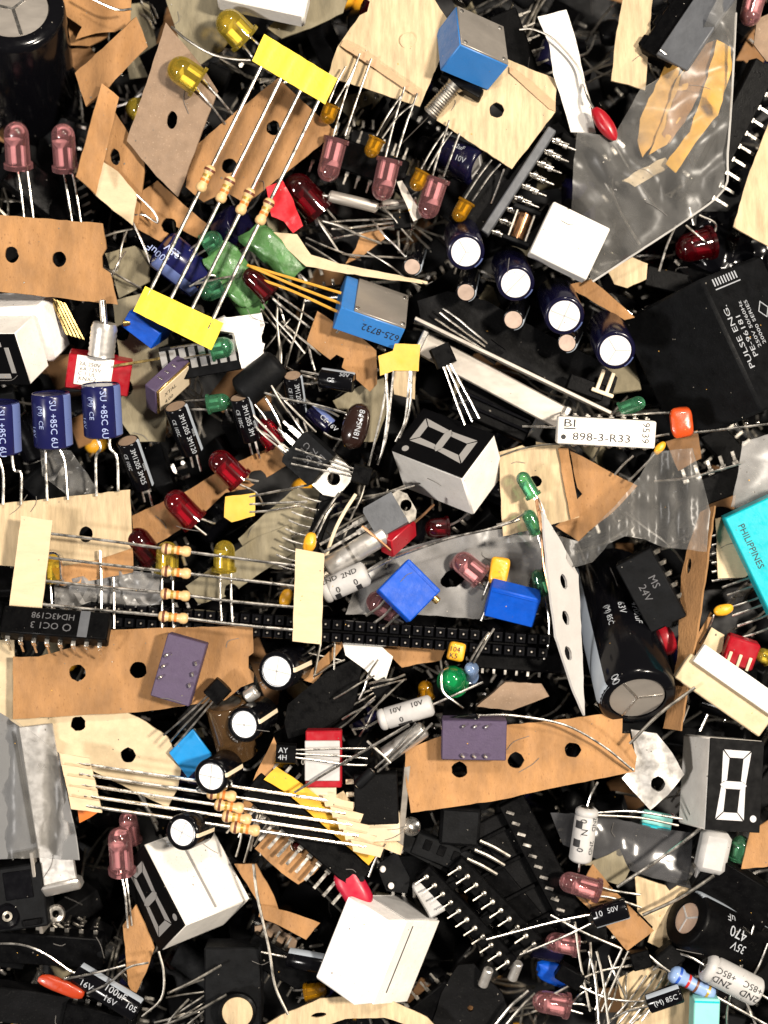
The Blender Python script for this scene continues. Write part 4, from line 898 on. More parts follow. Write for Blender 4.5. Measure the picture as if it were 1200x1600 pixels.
def bargraph():
    O, e = B3((367, 522), (246, 544), (378, 577), (398, 508), 4); e[0] *= 1.0; root = T('bar_graph_display', 'black bar graph display with grey bars on crumpled white foam', 'display', O); n = -e[2].normalized(); e[2] = e[2].normalized() * 40
    part(root, 'housing', MB().box(O + (e[0] + e[1] + e[2]) / 2, e[0] / 2, e[1] / 2, e[2] / 2, 1.5), 'face_black')
    for i in range(8): part(root, 'bar', MB().box(O + e[0] * (.08 + .125 * i) + e[1] * .42 + n * .6, e[0] * .042, e[1] * .30, n * .8, .3), 'segment')
bargraph()
card('crumpled white foam wrapping the bar graph display', [(338, 498), (372, 494), (404, 490), (408, 520), (412, 552), (398, 570), (378, 576), (370, 540), (366, 520), (336, 516)], lambda x, y: 6 + 8 * math.sin(x / 9), mat='foam', t=14, namp=4, nsc=10, name='foam_scrap', cat='foam')
led('green LED peeking from under the lower yellow tape', (330, 546, 16), (366, 540, 16), 17, 'lens_green', [[(330, 554, 14), (310, 556, 12), (288, 560, 10)], [(330, 540, 14), (306, 538, 12), (266, 544, 10)]])
led('small green LED with two pink-tipped leads left of it', (324, 632, 0), (360, 626, 2), 14, 'lens_green', [[(325, 624, 0), (300, 626, 0), (284, 628, -2)], [(325, 640, 0), (300, 640, 0), (286, 644, -4)]])
led('green LED seen between the yellow-taped resistor leads, upper one', (318, 384, -20), (346, 368, -18), 16, 'lens_green', ll=24)
led('green LED seen between the yellow-taped resistor leads, lower one', (348, 446, -14), (312, 462, -14), 16, 'lens_green', [[(346, 442, -14), (330, 430, -4), (296, 448, -4)], [(346, 450, -14), (364, 432, -2), (304, 444, 2)]])
dipped('large dull green film capacitor under the resistor leads', (368, 434), -30, 52, 116, 54, 24, 'green_dip', [[(402, 474, -34), (424, 504, -34), (456, 538, -40)]], e=5, nz=.34)
dipped('second dull green film capacitor beside the red tape flag', (428, 392), -34, 40, 96, 48, 24, 'green_dip', [[(460, 420, -38), (480, 440, -40)]], e=5, nz=.34)
cap('dark blue capacitor with stripe behind the resistor leads', (252, 388, -30), (318, 440, -60), 33, 'sleeve_blue', 'sleeve_blue', [('100uF', 14, 10, 12), ('25V', 24, -20, 12)], (28, 70, 'stripe_blue'), (), '', .9)
cap('deep navy capacitor above the green film capacitor', (378, 350, -56), (350, 366, -80), 34, 'sleeve_navy', 'sleeve_navy', (), None, (), '', .9)
led('maroon LED with two amber-coloured leads sweeping right', (424, 462, -4), (382, 422, 0), 17, 'lens_darkred', [[(426, 466, -6), (450, 486, -10), (484, 512, -16)], [(430, 458, -6), (456, 476, -10), (490, 500, -20)]])
for i, (lb, q) in enumerate((('topmost amber lead running into the lettered blue trimmer', [(392, 416, 8), (460, 436, 6), (533, 458, 0)]), ('middle amber lead running into the lettered blue trimmer', [(386, 414, 12), (460, 446, 8), (532, 474, 2)]), ('lowest amber lead running into the lettered blue trimmer', [(386, 430, 10), (450, 452, 8), (534, 490, 2)]))):
    lead_loose(lb, q, 2.4, 'amber_lead')
SG = 'small black capacitors standing among leads'
for lb, t, b, r, tx in (('small black capacitor with white print right of the oscillator module', (274, 634, 14), (300, 706, -30), 19, '3M1205 3M120'), ('small black capacitor with grey top below the blue capacitors', (199, 688, 14), (224, 760, -34), 18, '3M1205 3M25'),
                        ('small black capacitor below the grey tube', (374, 620, 16), (392, 686, -20), 17, '3M1205 3M'), ('small black capacitor right of the grey tube', (457, 586, 16), (466, 646, -30), 15, '3M1205')):
    cap(lb, t, b, r, 'black_gloss', 'greycard', [(tx, 8, -6, 8, True), ('CE 105C', 14, 34, 6, True), ('mfd', 40, -40, 6, True)], (-80, -55, 'stripe_grey'), [[(b[0] - 4, b[1], b[2]), (b[0] + 2, b[1] + 24, b[2] - 10)], [(b[0] + 6, b[1], b[2]), (b[0] + 14, b[1] + 30, b[2] - 10)]], '', .86, group=SG)
axial('matte grey rubber tube beside the bar graph display', (376, 616, 0), (436, 566, 4), 27, 'charcoal', crimp=False, name='rubber_tube', cat='tube', ends='charcoal')
cap('small black capacitor lying below the tan card notch', (553, 598, -6), (500, 590, -14), 16, 'black_gloss', 'black_gloss', [('50V', 22, 20, 7), ('CE', 40, -20, 7)], (50, 90, 'stripe_grey'), [[(502, 586, -14), (470, 580, -16)], [(502, 596, -14), (480, 600, -16), (440, 596, -20)]], '', .9)
cap('tiny navy capacitor half buried below the small capacitors', (516, 668, -22), (486, 640, -30), 15, 'sleeve_navy', 'sleeve_navy', [('CE 16V', 20, 0, 8)], (20, 60, 'stripe_blue'), (), '', .9)
RG = 'clear red LEDs'
led('clear red LED above the yellow tape tab', (376, 752, -6), (331, 708, 6), 20, 'lens_red', [[(372, 756, -8), (400, 770, -14), (412, 790, -20)], [(382, 748, -8), (404, 752, -16)]], group=RG)
led('clear red LED lying over the tan strip above the taped resistors', (306, 816, -4), (262, 770, 8), 20, 'lens_red', [[(302, 820, -6), (322, 836, -14)], [(312, 810, -6), (336, 818, -14)]], group=RG)
led('dark clear red LED half hidden beside the pale capacitor card', (240, 876, -30), (204, 828, -14), 21, 'lens_darkred', ll=20, group=RG)
led('red LED glimpsed below the small capacitor near the power transistor', (432, 696, -26), (404, 656, -20), 18, 'lens_red', [[(430, 690, -24), (416, 656, -14), (396, 630, -8)], [(440, 686, -24), (436, 660, -14), (414, 620, -8)]], group=RG)
card('tan strip under the red LEDs and yellow tape tab', [(206, 806), (290, 768), (360, 726), (440, 692), (446, 728), (386, 764), (352, 770), (320, 800), (262, 840), (212, 866)], (-40, 0, 0), [(402, 746, 14, 12)])
def tab(label, quad, z, mat, leads, wl, name='taped_leads'):
    root = T(name, label, 'tape', P(quad[0][0], quad[0][1], z)); part(root, 'tape', sheet_mb(quad, z, (), 4, .5, .8, 30), mat); wires(root, leads, 1.9)
tab('small yellow tape tab holding three leads left of the pale card', [(352, 776), (399, 770), (398, 806), (362, 816), (350, 808)], 2, 'amber_tape', [[(390, 776, 2), (430, 768, 0), (482, 758, -4)], [(390, 788, 2), (430, 786, 0), (480, 784, -4)], [(390, 800, 2), (420, 798, 0), (470, 790, -10)]], None)
tab('upper yellow tape tab with long leads below the lettered trimmer', [(591, 556), (614, 548), (617, 537), (657, 538), (654, 580), (616, 579), (594, 587)], 16, 'amber_tape', [[(606, 560, 13), (601, 620, 6), (588, 680, 0), (576, 728, -8)], [(602, 572, 13), (606, 640, 4), (598, 700, -4), (590, 726, -10)], [(617, 560, 13), (612, 610, 6), (604, 680, 0), (592, 720, -10)], [(642, 556, 13), (638, 610, 4), (632, 660, -2), (618, 690, -12)], [(644, 560, 13), (640, 640, 0), (624, 684, -10)]], None)

# ================================================================ centre
trimmer('blue trimmer lettered upside down with a metal plate', (533, 480), (632, 514), (541, 429), (519, 513), 40, 'trim_blue', None, ('625-8732', (.97, 0, .34), -1, 3, 12), leads=[[(534, 512, 6), (526, 520, 0)]])
O, e = B3((533, 480), (632, 514), (541, 429), (519, 513), 40)
pl = bpy.data.objects[[o.name for o in bpy.data.objects if o.get('label') == 'blue trimmer lettered upside down with a metal plate'][0]]
nn = -e[2].normalized(); mp = part(pl, 'metal_plate', MB().box(O + e[0] * .60 + e[1] * .5 + nn * 1.2, e[0] * .40, e[1] * .49, nn * 1.8, .7), 'steel')
for a, b in ((.24, .10), (.95, .10), (.95, .88)): q = O + e[0] * a + e[1] * b + nn * 3; part(pl, 'rivet', MB().lathe(q - nn, q + nn * 2, [(0, 4.5), (1.6, 4), (2.4, 2.0), (2.6, .01)], 12), 'tin', mp)
card('tan card with half-round notch below the lettered trimmer', [(496, 486), (530, 508), (560, 524), (588, 548), (589, 600), (578, 612), (548, 584), (534, 574), (538, 560), (526, 554), (516, 562), (500, 550), (479, 534)], (-22, 0, 0))
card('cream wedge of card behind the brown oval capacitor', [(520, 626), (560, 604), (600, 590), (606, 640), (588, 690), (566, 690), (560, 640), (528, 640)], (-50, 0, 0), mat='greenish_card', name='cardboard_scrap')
card('pale card scrap under the yellow tape tab leads', [(612, 580), (650, 580), (648, 624), (616, 616)], (-50, 0, 0), mat='palecard', name='cardboard_scrap')
dipped('dark brown oval capacitor with tiny print', (556, 666), -4, 105, 74, 42, 34, 'brown_dip', [[(548, 648, -4), (500, 634, 4), (440, 622, 12), (386, 604, 14)], [(548, 690, -8), (520, 684, -10), (506, 676, -12)]], e=2.4, txt=(('8495N81', 9),))
display('bare white seven-segment display in the centre of the pile', (722.5, 748), (773, 680), (610.5, 704.5), (740, 806), 62, -1, -2, (1, 1, 0))
to220('black power transistor with grey tab left of the central display', FR(484, 716, 0, -138, -14, 6), 62, 56, 44, 20, 'charcoal', 'tin_dull', txt=('LM', '7805', 'CT'))
to92('black transistor with three parallel leads crossing the power transistor', (565, 742), 195, 18, 30, ll=96, spread=5)
card('pale card covered with short leads between power transistor and taped resistors', [(372, 842), (410, 806), (462, 762), (500, 764), (486, 830), (470, 868), (440, 890), (400, 884)], (-46, 0, 0), [(424, 862, 12)], 'greenish_card')
def stubs():
    root = T('pin_strip', 'black pin strip with a comb of thin leads left of the amber bead', 'connector', P(496, 824, -20)); a, b = P(514, 780, -16), P(470, 900, -20)
    part(root, 'body', MB().box((a + b) / 2, (b - a) / 2, V((14, 4, 0)), V((0, 0, 14)), 2), 'black')
    for i in range(9): q = a + (b - a) * (i + .5) / 9; part(root, 'pin', MB().tube([q, q + V((-26, 6, 3)), q + V((-46, 14, 2))], 1.7), 'tin')
stubs()
lead_loose('cream insulated lead bending right of the pin strip', [(556, 772, 0), (538, 800, 0), (522, 832, 0), (506, 880, -6)], 3, 'cream')
dipped('amber bead capacitor on long legs at the tape end', (484, 848), 14, -76, 34, 20, 17, 'amber_dip', [[(488, 836, 14), (508, 800, 12), (530, 770, 6)], [(494, 840, 14), (510, 806, 10), (524, 786, 4)]], e=2.1)
dipped('amber bead capacitor hidden left of the cream tape', (447, 934), -6, -70, 30, 20, 17, 'amber_dip', [[(452, 920, -6), (460, 900, -10)]], e=2.1)
axial('silver metal rod with a ring left of the red block', (510, 888, 0), (604, 832, 4), 17, 'alu', crimp=False, name='metal_rod', cat='rod', bands=[(.42, 5, 'tin', 0, 360)])
axial('grey axial capacitor with black print beside the silver rod', (502, 926, 8), (574, 894, 10), 20, 'pale_grey', [('2ND', 40, 20, 9), ('2ND', 8, 28, 9), ('0', 54, -30, 10), ('0', 24, -30, 10)], bands=[(.30, 9, 'ink_black', -75, -35), (.75, 9, 'ink_black', -75, -35)], leads=[[(574, 894, 10), (592, 884, 8), (612, 874, 4)]])
def redblock():
    O, e = B3((612, 846), (650, 811), (614, 872), (604, 842), 24); root = T('rectangular_led', 'bright red rectangular LED with pinkish leads', 'LED', O); e[2] = e[2].normalized() * 24
    part(root, 'lens', MB().box(O + (e[0] + e[1] + e[2]) / 2, e[0] / 2, e[1] / 2, e[2] / 2, 1.5), 'red_plastic'); wires(root, [[(648, 816, 12), (662, 804, 10), (678, 788, 6)], [(610, 860, 16), (590, 842, 20), (566, 822, 16)]], 2.2, 'copperish')
redblock()
to220('grey flat transistor with three leads left of the red block', FR(604, 806, 2, 150, 10), 54, 50, 20, 66, 'grey_plastic', 'tin_dull')
led('dark red LED in shadow right of the red rectangular LED', (700, 824, -40), (664, 826, -34), 16, 'lens_darkred', [[(700, 822, -40), (716, 814, -36), (732, 802, -30)]])
lead_loose('long straight lead crossing below the central display', [(614, 872, 12), (700, 842, 14), (760, 828, 14), (812, 812, 10)], 2.2, 'tin')
card('grey plastic bag sheet behind the royal blue trimmer', [(540, 960), (560, 900), (620, 860), (700, 838), (790, 826), (856, 832), (850, 900), (842, 960), (760, 968), (650, 960)], (-30, 0, 0), [(708, 904, 20, 13, -20)], 'bag_frost', t=1, namp=5, nsc=40, name='plastic_bag', cat='bag')
led('pink LED lying on the grey bag sheet right of the royal blue trimmer', (752, 902, -16), (710, 868, -12), 19, 'lens_pink', ll=18, group=LG)
led('pink LED hidden under the royal blue trimmer', (620, 958, -22), (574, 932, -18), 19, 'lens_pink', ll=16, group=LG)
def bluetrim(label, quad, z, side, leads, screw):
    F = FR(*quad[0], z, quad[1], quad[4] if len(quad) > 4 else 0, 0); root = T('trimmer_potentiometer', label, 'trimmer', F[0]); o, ex, ey, ez = F
    part(root, 'body', MB().fbox(F, 0, 0, -side / 2, quad[2], quad[3], side, 2), 'royal_blue'); part(root, 'moulded_rim', MB().fbox(F, 0, quad[3] * .40, .4, quad[2] * .92, 2, 1.2, .4), 'royal_blue')
    if screw: part(root, 'adjust_screw', MB().cyl(o + ex * quad[2] * .46 + ey * quad[3] * .3 - ez * 12, o + ex * (quad[2] * .5 + 10) + ey * quad[3] * .3 - ez * 12, 6), 'brass')
    wires(root, leads, 2.2)
bluetrim('royal blue square trimmer in front of the grey bag sheet', ((640, 922), 45, 70, 69, -10), 34, 34, [[(606, 932, 4), (592, 948, 0), (572, 962, -6)], [(616, 944, 4), (602, 960, 0), (584, 974, -6)], [(628, 956, 4), (612, 970, 2), (598, 984, -6)]], True)
bluetrim('royal blue trimmer leaning on the pin header at its right end', ((800, 950), 14, 78, 52, 26), 26, 34, [], False)
dipped('amber square capacitor above the right blue trimmer', (780, 892), -6, 100, 44, 30, 14, 'amber_dip', [[(772, 910, -8), (764, 940, -12), (752, 970, -20)], [(766, 904, -8), (756, 930, -14)]], e=5)
def header():
    n = 40; a, b = P(142, 948, -12), P(858, 1000, -12); u = (b - a) / n; un = u.normalized(); nv = V((un.y, -un.x, 0)); root = T('pin_socket_strip', 'long black two-row pin socket strip crossing the middle', 'connector', (a + b) / 2)
    part(root, 'base_rail', MB().box((a + b) / 2 + nv * 10 - V((0, 0, 14)), (b - a) / 2, nv * 17, V((0, 0, 12)), 2), 'black')
    m = MB(); sq = lambda h, z: [V((x * h, y * h, z)) for x, y in ((-1, -1), (1, -1), (1, 1), (-1, 1))]
    m.add(sq(8.2, -10) + sq(8.2, 6) + sq(6.6, 11) + sq(3.4, 11) + sq(2.8, 5), [[4 * k + i, 4 * k + (i + 1) % 4, 4 * k + 4 + (i + 1) % 4, 4 * k + 4 + i] for k in range(4) for i in range(4)] + [[16, 17, 18, 19]])
    cell = m.mesh('cell', ['black_shiny'], V((0, 0, 0)))
    m = MB(); m.lathe(V((0, 0, 0)), V((0, 0, 1)), [(0, 1.9), (9.5, 1.9), (10.6, 1.2), (10.6, .01)], 8); pin = m.mesh('contact', ['steel'], V((0, 0, 0)))  # pale steel tips stand in for the white glint on each cell
    for i in range(n):
        for k in (0, 1):
            c = a + u * (i + .5) + nv * (k * 20 - 0); F = (c, un, V((0, 0, 1)).cross(un), V((0, 0, 1))); share(root, 'cell', cell, F); share(root, 'contact', pin, F)
    m = MB(); m.box(V((0, 0, 0)), V((2.2, 0, 0)), V((0, 10, 0)), V((0, 0, 1)), .4); leg = m.mesh('leg', ['tin'], V((0, 0, 0)))
    for i in range(33, n): c = a + u * (i + .5) + nv * 52 - V((0, 0, 26)); share(root, 'leg', leg, (c, un, V((0, 0, 1)).cross(un), V((0, 0, 1))))
    part(root, 'lower_rail', MB().box(P(812, 1022, -46), un * 80, nv * 26, V((0, 0, 12)), 2), 'black')
header()
card('frosted crumpled bag between the taped resistors and the pin socket strip', [(84, 912), (140, 898), (200, 890), (250, 898), (256, 944), (200, 950), (142, 940), (104, 956), (86, 946)], (-4, 0, 0), mat='bag_frost', t=1, namp=7, nsc=14, name='plastic_bag', cat='bag')
YG = 'yellow clear LEDs behind the taped resistors'
led('yellow clear LED behind the middle of the taped resistors', (261, 894, -2), (262, 846, 8), 18, 'lens_yellow', [[(253, 894, -2), (253, 940, 0), (253, 984, 2)], [(270, 894, -2), (270, 940, 0), (271, 984, 2)]], group=YG)
led('yellow clear LED behind the right half of the taped resistors', (350, 892, 0), (351, 844, 10), 17, 'lens_yellow', [[(344, 892, 0), (344, 930, 4), (346, 970, 6)], [(361, 892, 0), (361, 930, 4), (363, 972, 6)]], group=YG)
led('yellow clear LED half hidden by the cream left tape', (84, 908, -6), (82, 858, 4), 18, 'lens_yellow', [[(78, 906, -4), (80, 930, 0), (81, 956, 0)]], group=YG)
wl = [(80, 834, 463, 884), (76, 872, 462, 915), (70, 908, 460, 949), (64, 943, 458, 984)]
strip('four tan resistors strung between two cream tapes', [[(33, 806), (82, 813), (65, 954), (14, 951)], [(462, 857), (507, 865), (502, 1007), (457, 1002)]], wl, [.51, .516, .523, .525], 38, 'masking', 2.5, 46, 8.5)
lead_loose('upright lead glimpsed behind the taped resistors, left one', [(156, 860, 6), (158, 910, 8), (158, 962, 10)], 2.3, 'tin'); lead_loose('upright lead glimpsed behind the taped resistors, right one', [(177, 902, 6), (178, 940, 8), (178, 982, 10)], 2.3, 'tin')
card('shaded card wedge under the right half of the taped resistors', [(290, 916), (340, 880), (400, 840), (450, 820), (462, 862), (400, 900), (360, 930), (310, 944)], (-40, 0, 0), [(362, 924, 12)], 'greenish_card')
# ================================================================ lower left
dip('black chip with pale end band resting on the tan card', FR(88, 978, 44, 4.3, -30), 8, 164, 46, 28, 'black', 'tin', (-1, 1), 26, [('HD43C198', 28, 14, 10, True), ('OC1 3', 6, -2, 11, True), ('O', 26, -2, 13, True)], 20.2, notch=False)
def band_on_chip():
    r = [o for o in bpy.data.objects if o.get('label') == 'black chip with pale end band resting on the tan card'][0]; F = FR(88, 978, 44, 4.3, -30)
    part(r, 'end_band', MB().fbox(F, 44, 0, 14.2, 15, 44, .6, .2), 'grey_plastic')
band_on_chip()
card('wide tan card with three holes under the purple chip', [(172, 984), (280, 980), (395, 978), (396, 1020), (388, 1026), (388, 1044), (397, 1052), (396, 1066), (376, 1074), (352, 1094), (224, 1112), (120, 1118), (20, 1124), (20, 1026), (60, 1026), (120, 1010)], (6, 2, 0, 1, 0), [(121, 1051, 13.5), (216, 1047, 13.5)])
card('cream card with two holes below the wide tan card', [(-30, 1000), (22, 1000), (24, 1122), (120, 1112), (194, 1110), (228, 1128), (262, 1152), (284, 1196), (278, 1232), (262, 1262), (180, 1222), (100, 1182), (40, 1142), (-30, 1092)], (-14, 2, 0), [(122, 1131, 12), (200, 1180, 12)], 'creamcard')
def purple(label, c, ang, lx, ly, z, roll=0):
    F = FR(c[0], c[1], z, ang, roll); root = T('ceramic_network', label, 'chip', F[0]); o, ex, ey, ez = F
    part(root, 'body', MB().fbox(F, 0, 0, 0, lx, ly, 34, 1.6), 'purple_ceramic')
    for s in (-1, 1):
        for i in (-1, 0, 1): q = o + ex * (i * 17.5 - 1) + ey * s * (ly / 2 - 9) + ez * 17; part(root, 'pin', MB().tube([q - ez * 2, q + ez * 5, q + ez * 6 + ex * 4 + ey * s * 3], 2.1), 'tin')
purple('purple ceramic chip lying on the wide tan card', (281, 1045), 106, 100, 62, 30, 0)
purple('purple ceramic chip lying on the long tan card at the centre right', (740, 1153), 1, 99, 62, 34, 6)
to92('black transistor with three leads reaching down to the blue square', (340, 1080), 134, 34, 32, ll=92, spread=5)
trimmer('flat sky blue square below the three-legged transistor', (301, 1140), (264, 1176), (331, 1180), (303, 1133), 12, 'sky_blue', trim=(1, 1, .3))
BG = 'black capacitors with crossed silver tops'
for lb, t, b, r, ld in (('black capacitor with crossed top right of the wide tan card', (432, 1049, 44), (460, 1036, -30), 31, [[(462, 1030, -28), (492, 1010, -34)]]), ('black capacitor with crossed top below the first one', (381, 1133, 44), (410, 1114, -30), 28, []),
                        ('black capacitor with crossed top above the five stacked resistors', (329, 1214, 62), (356, 1198, 4), 28, []), ('black capacitor with crossed top resting on the tilted display', (284, 1301, 72), (312, 1290, 20), 28, [])):
    cap(lb, t, b, r, 'black_gloss', 'alu_bright', [('16V', 2, 160, 7, False, True)], (2, 15, 'cream'), ld, 'x', .74, group=BG)
cap('brown glossy can tucked behind the crossed-top capacitors', (352, 1098, 6), (372, 1180, -30), 32, 'brown_glass', 'tin_dull', (), None, (), '', .8)
axial('silver tube end above the brown glossy can', (384, 1090, 6), (402, 1078, 10), 11, 'alu', crimp=False, name='metal_can', cat='can')
card('grey smoky bag hanging over a metal bar at the left edge', [(-30, 1098), (30, 1130), (92, 1176), (106, 1250), (118, 1300), (124, 1344), (60, 1340), (-30, 1344)], lambda x, y: 20 + 14 * math.sin(x / 17.0), mat='bag_grey', t=1, namp=3, nsc=30, name='plastic_bag', cat='bag')
def metalbar():
    root = T('metal_bracket', 'bent bright metal bracket poking from the smoky bag', 'bracket', P(86, 1340, 0))
    part(root, 'plate', MB().box(P(76, 1260, -12), (P(96, 1386, -8) - P(56, 1130, -16)) / 2, V((27, 3, 0)), V((0, 0, 4)), 2), 'alu'); part(root, 'lip', MB().box(P(98, 1384, -12), V((30, 7, 0)), V((2, -9, -6)), V((0, -2, 14)), 4), 'alu')
    part(root, 'side_wall', MB().box(P(62, 1390, -30), (P(70, 1456, -40) - P(54, 1330, -20)) / 2, V((3, 0, 0)), V((0, 0, 26)), 1), 'steel'); part(root, 'eyelet', MB().lathe(P(86, 1428, -30), P(90, 1428, -10), [(0, 6), (4, 14), (8, 15), (10, 12), (8, 6)], 20), 'tin')
metalbar()
block('blue-grey plastic block under the smoky bag at the left edge', FR(22, 1230, -40, 80), 200, 70, 40, 'grey_plastic', 'plastic_block', 'block', 4, [('rib', 0, 20, 22, 180, 5, 5, 'charcoal')])
block('black socket with square ports below the smoky bag', FR(22, 1398, -30, -8), 110, 100, 60, 'charcoal', 'socket', 'connector', 3, [('port', 16, 20, 26, 44, 44, 12, 'black_gloss'), ('tab', -30, -36, 30, 40, 18, 8, 'black'), ('ridge', 30, -40, 30, 30, 10, 10, 'black')])
part(solo('grommet', 'round black grommet beside the socket at the left edge', 'grommet', MB().lathe(P(10, 1432, -2), P(12, 1432, 12), [(0, 20), (9, 20), (12, 16), (10, 9), (0, 8)], 24), 'black_gloss'), 'washer', MB().lathe(P(10, 1432, 0), P(12, 1432, 12), [(8, 8), (9, 4)], 16), 'tin_dull')
dip('dark chip with dull legs left of the upright pink LED', FR(70, 1478, -70, 4, 14), 8, 190, 54, 30, 'black', 'tin_dull', (1,), 20, flat=2)
led('upright pink LED in the dark left of the tilted display', (191, 1362, -20), (186, 1294, 8), 19, 'lens_pink', [[(188, 1360, -18), (196, 1400, -14), (200, 1450, -18)], [(196, 1362, -20), (201, 1400, -18), (206, 1446, -24)]], group=LG)
led('second pink LED hiding behind the upright pink LED', (206, 1316, -50), (198, 1268, -36), 15, 'lens_pink', ll=20, group=LG)
card('orange printed tape scrap under the stacked resistors', [(120, 1258), (158, 1266), (140, 1278), (124, 1286)], (-4, 0, 0), mat='band_orange', t=2, name='tape_scrap', cat='tape')
wl = [(140, 1195, 508, 1250), (144, 1212, 520, 1268), (148, 1229, 530, 1286), (152, 1246, 540, 1303), (155, 1262, 552, 1320)]
def stack5():
    root = T('resistor_strip', 'five stacked tan resistors fanned between ridged tapes', 'resistors', P(350, 1270, 30))
    for i, (x0, y0, x1, y1) in enumerate(wl):
        z = 26 + i * 7; part(root, 'tape', sheet_mb([(x0 - 48, y0 - 18), (x0, y0 - 10), (x0 + 4, y0 + 8), (x0 - 44, y0 + 2)], (z + 2, 0, 0, 0), (), 3, .5, 1.2, 9, step=6), 'kraft' if i == 9 else 'masking')
        part(root, 'tape', sheet_mb([(x1 - 4, y1 - 8), (x1 + 48, y1 + 4), (x1 + 42, y1 + 20), (x1, y1 + 10)], (z + 2, 0, 0, 0), (), 3, .5, 1.2, 9, step=6), 'masking')
        a, b = P(x0 - 20, y0 - 3, z), P(x1 + 20, y1 + 3, z); part(root, 'lead', MB().tube([a, (a * 2 + b) / 3, (a + b * 2) / 3, b], 2.7), 'tin')
        resistor(root, P(x0, y0, z), P(x1, y1, z), .55 - .012 * (2 - i), 46, 9)
stack5()
display('tilted white display with grooved top, lower left', (290.5, 1446), (224, 1322), (390, 1407.5), (252, 1484.5), 52, -3, 1, (0, 0, 1))
O, e = B3((290.5, 1446), (224, 1322), (390, 1407.5), (252, 1484.5), 52)
dr_ = [o for o in bpy.data.objects if o.get('label') == 'tilted white display with grooved top, lower left'][0]
nn = -e[2].normalized(); part(dr_, 'groove', MB().box(O + e[1] * .50 + e[0] * .44 + nn * .3, e[0] * .38, e[1].normalized() * 2.2, nn * .8, .3), 'segment'); part(dr_, 'rear_slab', MB().box(O + e[1] * .76 + e[0] * .5 + nn * 1.0, e[0] * .495, e[1] * .235, nn * 1.2, .6), 'white')
card('tan blade-shaped card in front of the tilted display', [(192, 1446), (212, 1414), (226, 1444), (241, 1481), (228, 1520), (210, 1557), (200, 1538), (196, 1490)], (-24, 14, 0))
cap('black capacitor with white 100uF print near the bottom left', (216, 1578, 14), (120, 1520, -2), 20, 'black_gloss', 'black_gloss', [('100uF', 58, 18, 11), ('16V', 52, -22, 10), ('16V', 96, -18, 10), ('105', 16, 0, 9)], (50, 85, 'stripe_grey'), [[(118, 1520, -2), (108, 1516, 0), (70, 1490, 8), (34, 1476, 4), (-10, 1474, 0)]], '', .92)
dipped('orange-red dipped capacitor beside the printed black capacitor', (96, 1541), 14, 22, 76, 22, 14, 'orange_dark', [[(100, 1530, 22), (150, 1520, 26), (196, 1508, 20)], [(136, 1552, 20), (170, 1536, 26), (200, 1512, 22), (232, 1504, 12)]], e=3)
lead_loose('looping thin lead right of the tan blade card', [(248, 1486, 6), (256, 1520, 4), (252, 1560, 2), (222, 1588, 0)], 2, 'tin_dull')
lead_loose('slanting lead in the dark below the tilted display, upper', [(346, 1508, -10), (300, 1534, -6), (262, 1552, -10)], 2.2, 'tin_dull'); lead_loose('slanting lead in the dark below the tilted display, lower', [(354, 1554, -6), (300, 1584, -4), (250, 1604, -10)], 2.2, 'tin_dull')
dip('black chip lying across the bottom left corner', FR(50, 1570, -56, 8, 10), 7, 170, 60, 30, 'dusty_black', 'tin_dull', (-1,), 20)
dip('black chip with bright legs under the printed black capacitor', FR(150, 1592, -40, 14, 10), 5, 100, 44, 26, 'black', 'tin', (1,), 14, flat=2)
def goldlens():
    F = FR(370, 1562, -34, 0, 0); root = T('relay', 'black relay with a round gold window at the bottom edge', 'relay', F[0]); part(root, 'body', MB().fbox(F, -6, 20, -20, 90, 130, 60, 3), 'charcoal'); c = P(371, 1582, -2)
    part(root, 'ring', MB().lathe(c - V((0, 0, 10)), c, [(0, 30), (12, 30), (14, 26), (11, 24)], 30), 'black'); part(root, 'window', MB().lathe(c - V((0, 0, 6)), c, [(6, 25), (8, 22), (9, .01)], 26), 'palecard')
goldlens()
card('curved yellowish card strip along the bottom edge', [(400, 1612), (440, 1586), (500, 1560), (560, 1556), (612, 1564), (668, 1590), (690, 1612), (650, 1606), (600, 1590), (540, 1592), (480, 1612)], (-10, 0, -4), [(498, 1586, 12, 4, -8)], 'palecard')
lead_loose('long bare lead curving down to the curved bottom strip', [(396, 1350, 20), (402, 1400, 16), (420, 1480, 10), (430, 1540, 6), (450, 1585, 2)], 2.4, 'tin_dull')
card('small curled tan card right of the tilted display', [(408, 1414), (450, 1424), (500, 1442), (478, 1468), (440, 1448), (404, 1432)], lambda x, y: -16 + (y - 1440) * .4, name='cardboard_scrap')
card('tan card peeking out behind the tilted display', [(366, 1350), (400, 1350), (428, 1400), (436, 1424), (404, 1412), (392, 1392)], (-30, 0, 0), name='cardboard_scrap')
card('grey rounded plastic scrap below the curled tan card', [(398, 1448), (424, 1440), (464, 1470), (460, 1494), (430, 1490), (398, 1470)], (-70, 0, 0), mat='greycard', t=6, name='plastic_scrap', cat='plastic')
card('tan card with red-filled hole under the resistor fan', [(398, 1326), (424, 1296), (470, 1300), (532, 1318), (514, 1340), (490, 1366), (466, 1382), (440, 1364)], (-6, 0, 0), [(465, 1322, 12)])
led('red LED showing through the hole of the tan card', (472, 1326, -30), (456, 1318, -14), 12, 'lens_red', ll=10)
dip('black chip with bright legs crossing the tan card under the resistor fan', FR(480, 1298, 4, 41, -6), 12, 230, 46, 24, 'black', 'tin', (-1, 1), 14, pw=9, splay=30)
card('mustard yellow strip behind the resistor fan', [(412, 1218), (432, 1198), (468, 1222), (520, 1262), (594, 1328), (576, 1352), (520, 1302), (450, 1240)], (20, 0, 0), mat='mustard', t=3, name='paper_strip', cat='paper strip')
